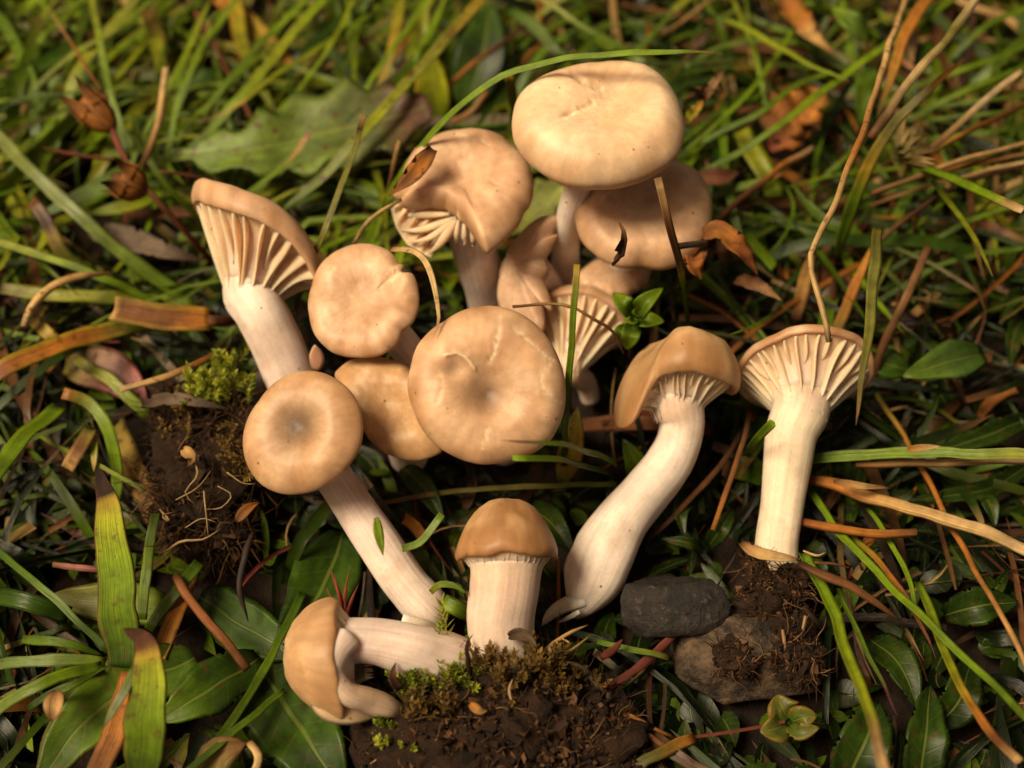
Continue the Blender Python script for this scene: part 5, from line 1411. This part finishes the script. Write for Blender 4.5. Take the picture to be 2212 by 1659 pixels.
blade("slim green blade parallel to the rusty one", [(1872, 1098), (1950, 1220), (1985, 1330), (2012, 1400)], (8, 11, 12), 13, c1(G1, GB, G1))
stalk("tapering brown root stem running from the stem's clod", [(1728, 1218), (1790, 1245), (1850, 1275), (1945, 1342)], (15, 16, 14, 9), 20, c1(DB, BR, (.24, .1, .04), BR), prof='blade', bumps=.2)
grass("husk", "tan papery husk wrapped round the foot of the straight cream stem", "husk", [(1600, 1172), (1640, 1190), (1690, 1206), (1730, 1216)], (15, 17, 16.5, 14), 26, c1(BR, ST, PT, ST), prof='lance', mat=M_DRY, crease=.3)
cl = thing("clover_leaf", "yellow-green lobed clover leaf in the dark below the brown stone", "leaf", P(1705, 1560, 2))
for q, w in (([(1705, 1555), (1690, 1530), (1680, 1500)], 78), ([(1700, 1560), (1670, 1575), (1642, 1580)], 70), ([(1708, 1560), (1735, 1550), (1765, 1545)], 56), ([(1705, 1565), (1725, 1580), (1770, 1572)], 40)):
    grass("leaflet", None, None, q, (6, 8, 8), w, c1(G2, (.10, .12, .02), OL), prof='leaf', mat=M_LEAF, parent=cl, cross=7, thick=.03, n=12, edge=OR)
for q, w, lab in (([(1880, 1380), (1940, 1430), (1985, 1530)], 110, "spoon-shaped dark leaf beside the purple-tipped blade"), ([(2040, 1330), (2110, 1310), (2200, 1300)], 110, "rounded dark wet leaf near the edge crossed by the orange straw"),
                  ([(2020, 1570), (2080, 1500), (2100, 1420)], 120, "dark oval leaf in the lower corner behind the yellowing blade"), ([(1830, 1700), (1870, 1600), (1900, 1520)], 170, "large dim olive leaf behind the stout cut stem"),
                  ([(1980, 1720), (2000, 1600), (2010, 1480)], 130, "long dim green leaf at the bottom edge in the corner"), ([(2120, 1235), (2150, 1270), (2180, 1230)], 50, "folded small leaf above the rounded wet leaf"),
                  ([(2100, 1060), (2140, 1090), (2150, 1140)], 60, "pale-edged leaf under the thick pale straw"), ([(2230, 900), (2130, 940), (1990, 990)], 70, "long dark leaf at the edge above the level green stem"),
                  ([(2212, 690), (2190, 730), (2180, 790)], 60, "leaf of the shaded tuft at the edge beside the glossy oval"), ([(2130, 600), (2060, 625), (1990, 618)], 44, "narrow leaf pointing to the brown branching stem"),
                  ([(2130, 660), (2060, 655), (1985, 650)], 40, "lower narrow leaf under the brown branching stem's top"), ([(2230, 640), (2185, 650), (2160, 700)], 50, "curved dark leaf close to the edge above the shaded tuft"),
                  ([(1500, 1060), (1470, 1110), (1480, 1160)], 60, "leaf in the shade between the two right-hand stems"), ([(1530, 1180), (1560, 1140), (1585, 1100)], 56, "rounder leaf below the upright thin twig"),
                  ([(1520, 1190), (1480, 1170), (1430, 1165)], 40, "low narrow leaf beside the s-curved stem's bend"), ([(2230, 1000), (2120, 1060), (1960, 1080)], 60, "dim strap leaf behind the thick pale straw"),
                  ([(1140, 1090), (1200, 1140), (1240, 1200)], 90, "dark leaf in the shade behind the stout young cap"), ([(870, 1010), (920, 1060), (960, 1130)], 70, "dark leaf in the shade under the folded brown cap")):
    leaf(lab, q, (3, 7, 6), w * .74, c1(tuple(.6 * v for v in G3), tuple(.65 * v for v in G2), G3), n=18, vw=.03, spots=.4, crease=.2)  # greens dimmed so the leaf colour carries the shade they lie in

# ------------------------------------------------------------------ loose turf between the things
RT = random.Random(77)
DA = np.array(DISCS)

def hidden_ok(pts):
    """False if the blade would stand in front of or inside a mushroom, clod or stone"""
    v = pts - CAM
    d = v @ FWD
    x = (v @ RGT) / d / K * PW + PW / 2
    y = PH / 2 - (v @ UPV) / d / K * PW
    for i in range(len(pts)):
        m = (x[i] - DA[:, 0]) ** 2 + (y[i] - DA[:, 1]) ** 2 < (DA[:, 2] + 6) ** 2
        if m.any() and d[i] < DA[m, 3].max() + .006:
            return False
    return True

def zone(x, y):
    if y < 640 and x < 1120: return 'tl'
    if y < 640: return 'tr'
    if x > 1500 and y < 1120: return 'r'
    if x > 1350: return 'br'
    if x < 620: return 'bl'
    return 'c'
PAL = {  # lower and middle zones weighted to near-black greens that stand for shade
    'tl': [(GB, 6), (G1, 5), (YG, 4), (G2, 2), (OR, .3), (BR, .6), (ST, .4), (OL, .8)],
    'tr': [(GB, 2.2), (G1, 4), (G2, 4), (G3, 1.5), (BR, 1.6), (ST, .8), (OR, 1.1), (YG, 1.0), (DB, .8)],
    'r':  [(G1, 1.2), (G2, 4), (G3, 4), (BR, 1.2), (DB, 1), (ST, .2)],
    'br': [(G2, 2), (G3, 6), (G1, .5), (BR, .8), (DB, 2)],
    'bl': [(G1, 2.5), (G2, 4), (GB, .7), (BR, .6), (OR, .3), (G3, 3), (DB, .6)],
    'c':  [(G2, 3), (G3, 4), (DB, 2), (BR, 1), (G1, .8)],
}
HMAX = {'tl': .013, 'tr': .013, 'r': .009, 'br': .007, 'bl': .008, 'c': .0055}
WHERE = {'tl': "in the bright turf behind the serrated leaf and seed capsules", 'tr': "in the tangled turf behind the largest cap and straws", 'r': "in the shaded turf beside the gilled cap",
         'br': "in the dark corner below the brown stone", 'bl': "in the turf around the broad black-tipped blade", 'c': "in the shade between the mushroom stems"}

def pick(z):
    p = PAL[z]
    s = RT.uniform(0, sum(w for _, w in p))
    for c, w in p:
        s -= w
        if s <= 0: return c
    return p[0][0]

def turf_line(root, az, L, rise, droop, hmax, n=7):
    pts = [root]
    a = az
    bend = RT.gauss(0, .5)
    for i in range(n):
        t = (i + .5) / n
        el = rise - droop * t
        a = az + bend * t
        d = np.array([math.cos(a) * math.cos(el), math.sin(a) * math.cos(el), math.sin(el)])
        q = pts[-1] + d * L / n
        if q[2] > hmax: q[2] = hmax - (q[2] - hmax) * .3
        if q[2] < .0006: q[2] = .0006
        pts.append(q)
    return np.array(pts)

def strip(c, w, col, tipcol, prof, roll, crease=.16):
    n = len(c) - 1
    V, F, C, S = [], [], [], []
    base = unit(np.array([0, 0, 1.0]) * .5 + TOC * .5)
    Tn = np.gradient(c, axis=0)
    col, tipcol = np.array(col), np.array(tipcol)
    for i in range(n + 1):
        t = i / n
        T = unit(Tn[i])
        Nn = unit(base - T * (base @ T))
        B = np.cross(T, Nn)
        r = roll
        Nr, Br = Nn * math.cos(r) + B * math.sin(r), B * math.cos(r) - Nn * math.sin(r)
        wi = w * wprofile(prof, t)
        f = max(0, (t - .75) / .25)
        cc = col * (1 - f) + tipcol * f
        for s in (-1, 0, 1):
            V.append(c[i] + Br * s * wi / 2 + Nr * crease * wi * (abs(s) - .4))
            C.append(cc); S.append((s, t, .25))
    for i in range(n):
        a = i * 3
        F += [(a, a + 1, a + 4, a + 3), (a + 1, a + 2, a + 5, a + 4)]
    return V, F, C, S

class Heap:
    def __init__(self): self.V, self.F, self.C, self.S = [], [], [], []
    def add(self, g):
        k = len(self.V)
        self.V += g[0]; self.C += g[2]; self.S += g[3]
        self.F += [tuple(k + x for x in q) for q in g[1]]
    def make(self, name, mat, label):
        return tag(mk(name, self.V, self.F, mat, None, self.C, self.S), label, None, None, 'stuff')

allg, singles = [], []
short, litter, low = Heap(), Heap(), Heap()
tries = 0
made = 0
while made < 3600 and tries < 12000:
    tries += 1
    x, y = RT.uniform(-420, 2630), RT.uniform(-420, 2000)
    z = zone(x, y)
    if RT.random() < {'c': .55, 'br': .45, 'bl': .25, 'r': .25}.get(z, 0): continue
    rootp = P(x, y, 0)
    hm = HMAX[z] * RT.uniform(.35, 1.0)
    if z == 'tl':   az = RT.gauss(.9, .75) + (math.pi if RT.random() < .25 else 0)
    elif z == 'tr': az = RT.gauss(.7, 1.0) + (math.pi if RT.random() < .45 else 0)
    elif z == 'bl': az = RT.gauss(2.2, 1.2)
    elif z == 'br': az = RT.gauss(-.8, 1.0) + (math.pi if RT.random() < .4 else 0)
    else: az = RT.uniform(0, 6.283)
    L = RT.uniform(.014, .046) * (.75 if z in ('c', 'br', 'r') else 1.25 if z in ('tl', 'tr') else 1)
    wd = RT.choice((.0006, .0008, .0009, .0012, .0016, .0022)) * RT.uniform(.8, 1.2)
    col = pick(z)
    c = turf_line(rootp, az, L, RT.uniform(.5, 1.35), RT.uniform(.4, 1.7), hm)
    if not hidden_ok(c): continue
    v = (RT.uniform(.6, 1.2) if hm > .006 else RT.uniform(.35, .8)) * {'tr': .85, 'tl': 1.0, 'bl': .68, 'br': .48, 'r': .55, 'c': .45}[z]  # deep shade painted into the blades: short ones and lower zones darker
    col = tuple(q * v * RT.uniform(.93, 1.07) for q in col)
    tc = RT.choice((col, col, col, BR, OL, ST))
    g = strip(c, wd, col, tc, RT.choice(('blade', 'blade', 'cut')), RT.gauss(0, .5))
    made += 1
    if 20 < x < 2190 and 20 < y < 1640 and z != 'c':
        px, py, d = proj(c[-1])
        singles.append((L * wd / d * (1 + c[:, 2].max() * 60), g, z, col, rootp))
    allg.append(g)
LANDMARKS = [(190, 240, "the upper seed capsule"), (280, 390, "the lower seed capsule"), (560, 300, "the serrated leaf"), (880, 250, "the purple end of the serrated leaf"), (935, 180, "the upright oval leaf"), (520, 120, "the yellowing dead blade"),
             (1010, 340, "the torn cap's upper rim"), (1290, 150, "the largest cap's upper rim"), (1330, 40, "the top edge above the largest cap"), (1530, 190, "the shrivelled dead flower"), (1720, 250, "the crumpled orange leaf"), (1745, 60, "the curled orange-brown leaf"),
             (1845, 50, "the rounded fresh leaf"), (1990, 290, "the dried flower head"), (2150, 200, "the pale broken straw"), (2100, 350, "the bundle of tan straws"), (2150, 440, "the thick cut stem"), (2080, 520, "the forked green blade"), (1600, 540, "the withered hairy sprig"),
             (1960, 620, "the brown branching stem"), (2040, 780, "the glossy oval leaf"), (1830, 650, "the gilled cap's rim"), (2100, 980, "the level green stem"), (2000, 1110, "the thick pale straw"), (1870, 1150, "the orange stem stub"), (1850, 1480, "the stout cut stem"),
             (2100, 1310, "the rounded wet leaf"), (2060, 1480, "the corner's dark oval leaf"), (1700, 1550, "the clover leaf"), (1600, 1440, "the brown stone"), (1450, 1320, "the dark pebble"), (1250, 1560, "the big clod's corner"), (1560, 1050, "the upright thin twig"), (1700, 1080, "the straight cream stem"),
             (60, 60, "the top corner above the seed capsules"), (60, 350, "the long pale blade"), (330, 540, "the bark strip"), (120, 640, "the hooked tan straw"), (340, 680, "the cut brown blade"), (120, 760, "the withered orange blade"), (380, 810, "the orange dry stick"), (190, 920, "the hooked green blade"),
             (60, 960, "the wide sweeping blade"), (430, 1050, "the stringy clod"), (250, 1200, "the black-tipped broad blade"), (320, 1450, "the curled-tip broad blade"), (80, 1250, "the edge left of the black-tipped blade"), (100, 1480, "the fanning blades by the edge"), (450, 1500, "the dull leaf with pale midrib"),
             (450, 1340, "the rusty bent stick"), (640, 1430, "the lying mushroom's cap"), (720, 1270, "the red sprig"), (560, 620, "the tall side-view mushroom"), (780, 500, "the notched cap's upper rim"), (700, 130, "the broad bright slanting blade"), (150, 1590, "the bottom corner leaf")]
LX = np.array([(a, b) for a, b, _ in LANDMARKS], float)
def blade_label(s):
    _, g, z, col, rp = s
    dead = col[0] > col[1] * 1.05
    v = np.array(g[0])
    a, b = proj(v[1])[:2], proj(v[-2])[:2]
    mid = proj(v[len(v) // 2])[:2]
    near = LANDMARKS[int(np.argmin(((LX - np.array(mid)) ** 2).sum(axis=1)))][2]
    wdt = np.linalg.norm(v[9] - v[11])
    lum = sum(col)
    look = ("straw-coloured" if lum > .45 else "orange-brown" if col[0] > 2.2 * col[1] else "brown") if dead else ("yellow-green" if col[0] > col[1] * .8 else "bright green" if lum > .22 else "mid green" if lum > .13 else "dark green")
    lean = "rising" if b[1] < a[1] - 60 else "drooping" if b[1] > a[1] + 60 else "level"
    lean += " rightwards" if b[0] > a[0] else " leftwards"
    return ("wide " if wdt > .0017 else "narrow ") + look + " blade " + lean + " by " + near
# the largest of them are single blades of their own
singles.sort(key=lambda s: -s[0])
take, seen = [], set()
for s in singles:
    l = blade_label(s)
    if l in seen: continue
    seen.add(l)
    take.append(s)
    if len(take) == 150: break
drop = {id(s[1]) for s in take}
for g in allg:
    if id(g) not in drop: short.add(g)
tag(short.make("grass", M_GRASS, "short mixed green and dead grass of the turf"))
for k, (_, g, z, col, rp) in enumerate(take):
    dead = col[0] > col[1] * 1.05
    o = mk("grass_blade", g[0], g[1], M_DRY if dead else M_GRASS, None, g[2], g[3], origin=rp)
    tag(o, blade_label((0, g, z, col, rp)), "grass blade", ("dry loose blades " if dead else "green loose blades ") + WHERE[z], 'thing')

# low herb leaves close to the soil
made = tries = 0
while made < 2300 and tries < 9000:
    tries += 1
    x, y = RT.uniform(-420, 2630), RT.uniform(-420, 2000)
    z = zone(x, y)
    if RT.random() > {'tl': .5, 'tr': .35, 'r': 1, 'br': .9, 'bl': .7, 'c': .8}[z]: continue
    c = turf_line(P(x, y, 0), RT.uniform(0, 6.283), RT.uniform(.003, .0095), RT.uniform(.1, .9), RT.uniform(.1, 1.2), RT.uniform(.002, .0075), 6)
    if not hidden_ok(c): continue
    v = RT.uniform(.4, 1.0) * (1 if z in ('tl', 'tr') else .7)  # dimmer outside the top zones, shade put into the leaf colour
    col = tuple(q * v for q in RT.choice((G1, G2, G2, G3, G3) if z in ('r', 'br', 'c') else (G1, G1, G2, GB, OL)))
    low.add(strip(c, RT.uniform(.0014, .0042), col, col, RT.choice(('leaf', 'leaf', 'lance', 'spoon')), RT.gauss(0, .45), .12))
    made += 1
low.make("undergrowth", M_LEAF, "low dark herb leaves covering the soil between the blades")

# dead brown strands lying on the soil
made = tries = 0
while made < 1200 and tries < 8000:
    tries += 1
    x, y = RT.uniform(-420, 2630), RT.uniform(-420, 2000)
    z = zone(x, y)
    if RT.random() > {'tl': .5, 'tr': 1, 'r': .6, 'br': .6, 'bl': .45, 'c': .6}[z]: continue
    c = turf_line(P(x, y, RT.uniform(.5, 6)), RT.uniform(0, 6.283), RT.uniform(.004, .020), RT.uniform(-.1, .5), RT.uniform(.1, .8), RT.uniform(.003, .011), 6)
    if not hidden_ok(c): continue
    v = RT.uniform(.5, 1.2)
    col = tuple(q * v for q in RT.choice((BR, BR, DB, ST, OR, (.16, .07, .03), RD, GY)))
    litter.add(strip(c, RT.choice((.0003, .0004, .0006, .0014)) * RT.uniform(.7, 1.4), col, col, RT.choice(('cut', 'blade', 'lance')), RT.gauss(0, .8), .3))
    made += 1
litter.make("litter", M_DRY, "dead brown strands and shreds lying in the turf")
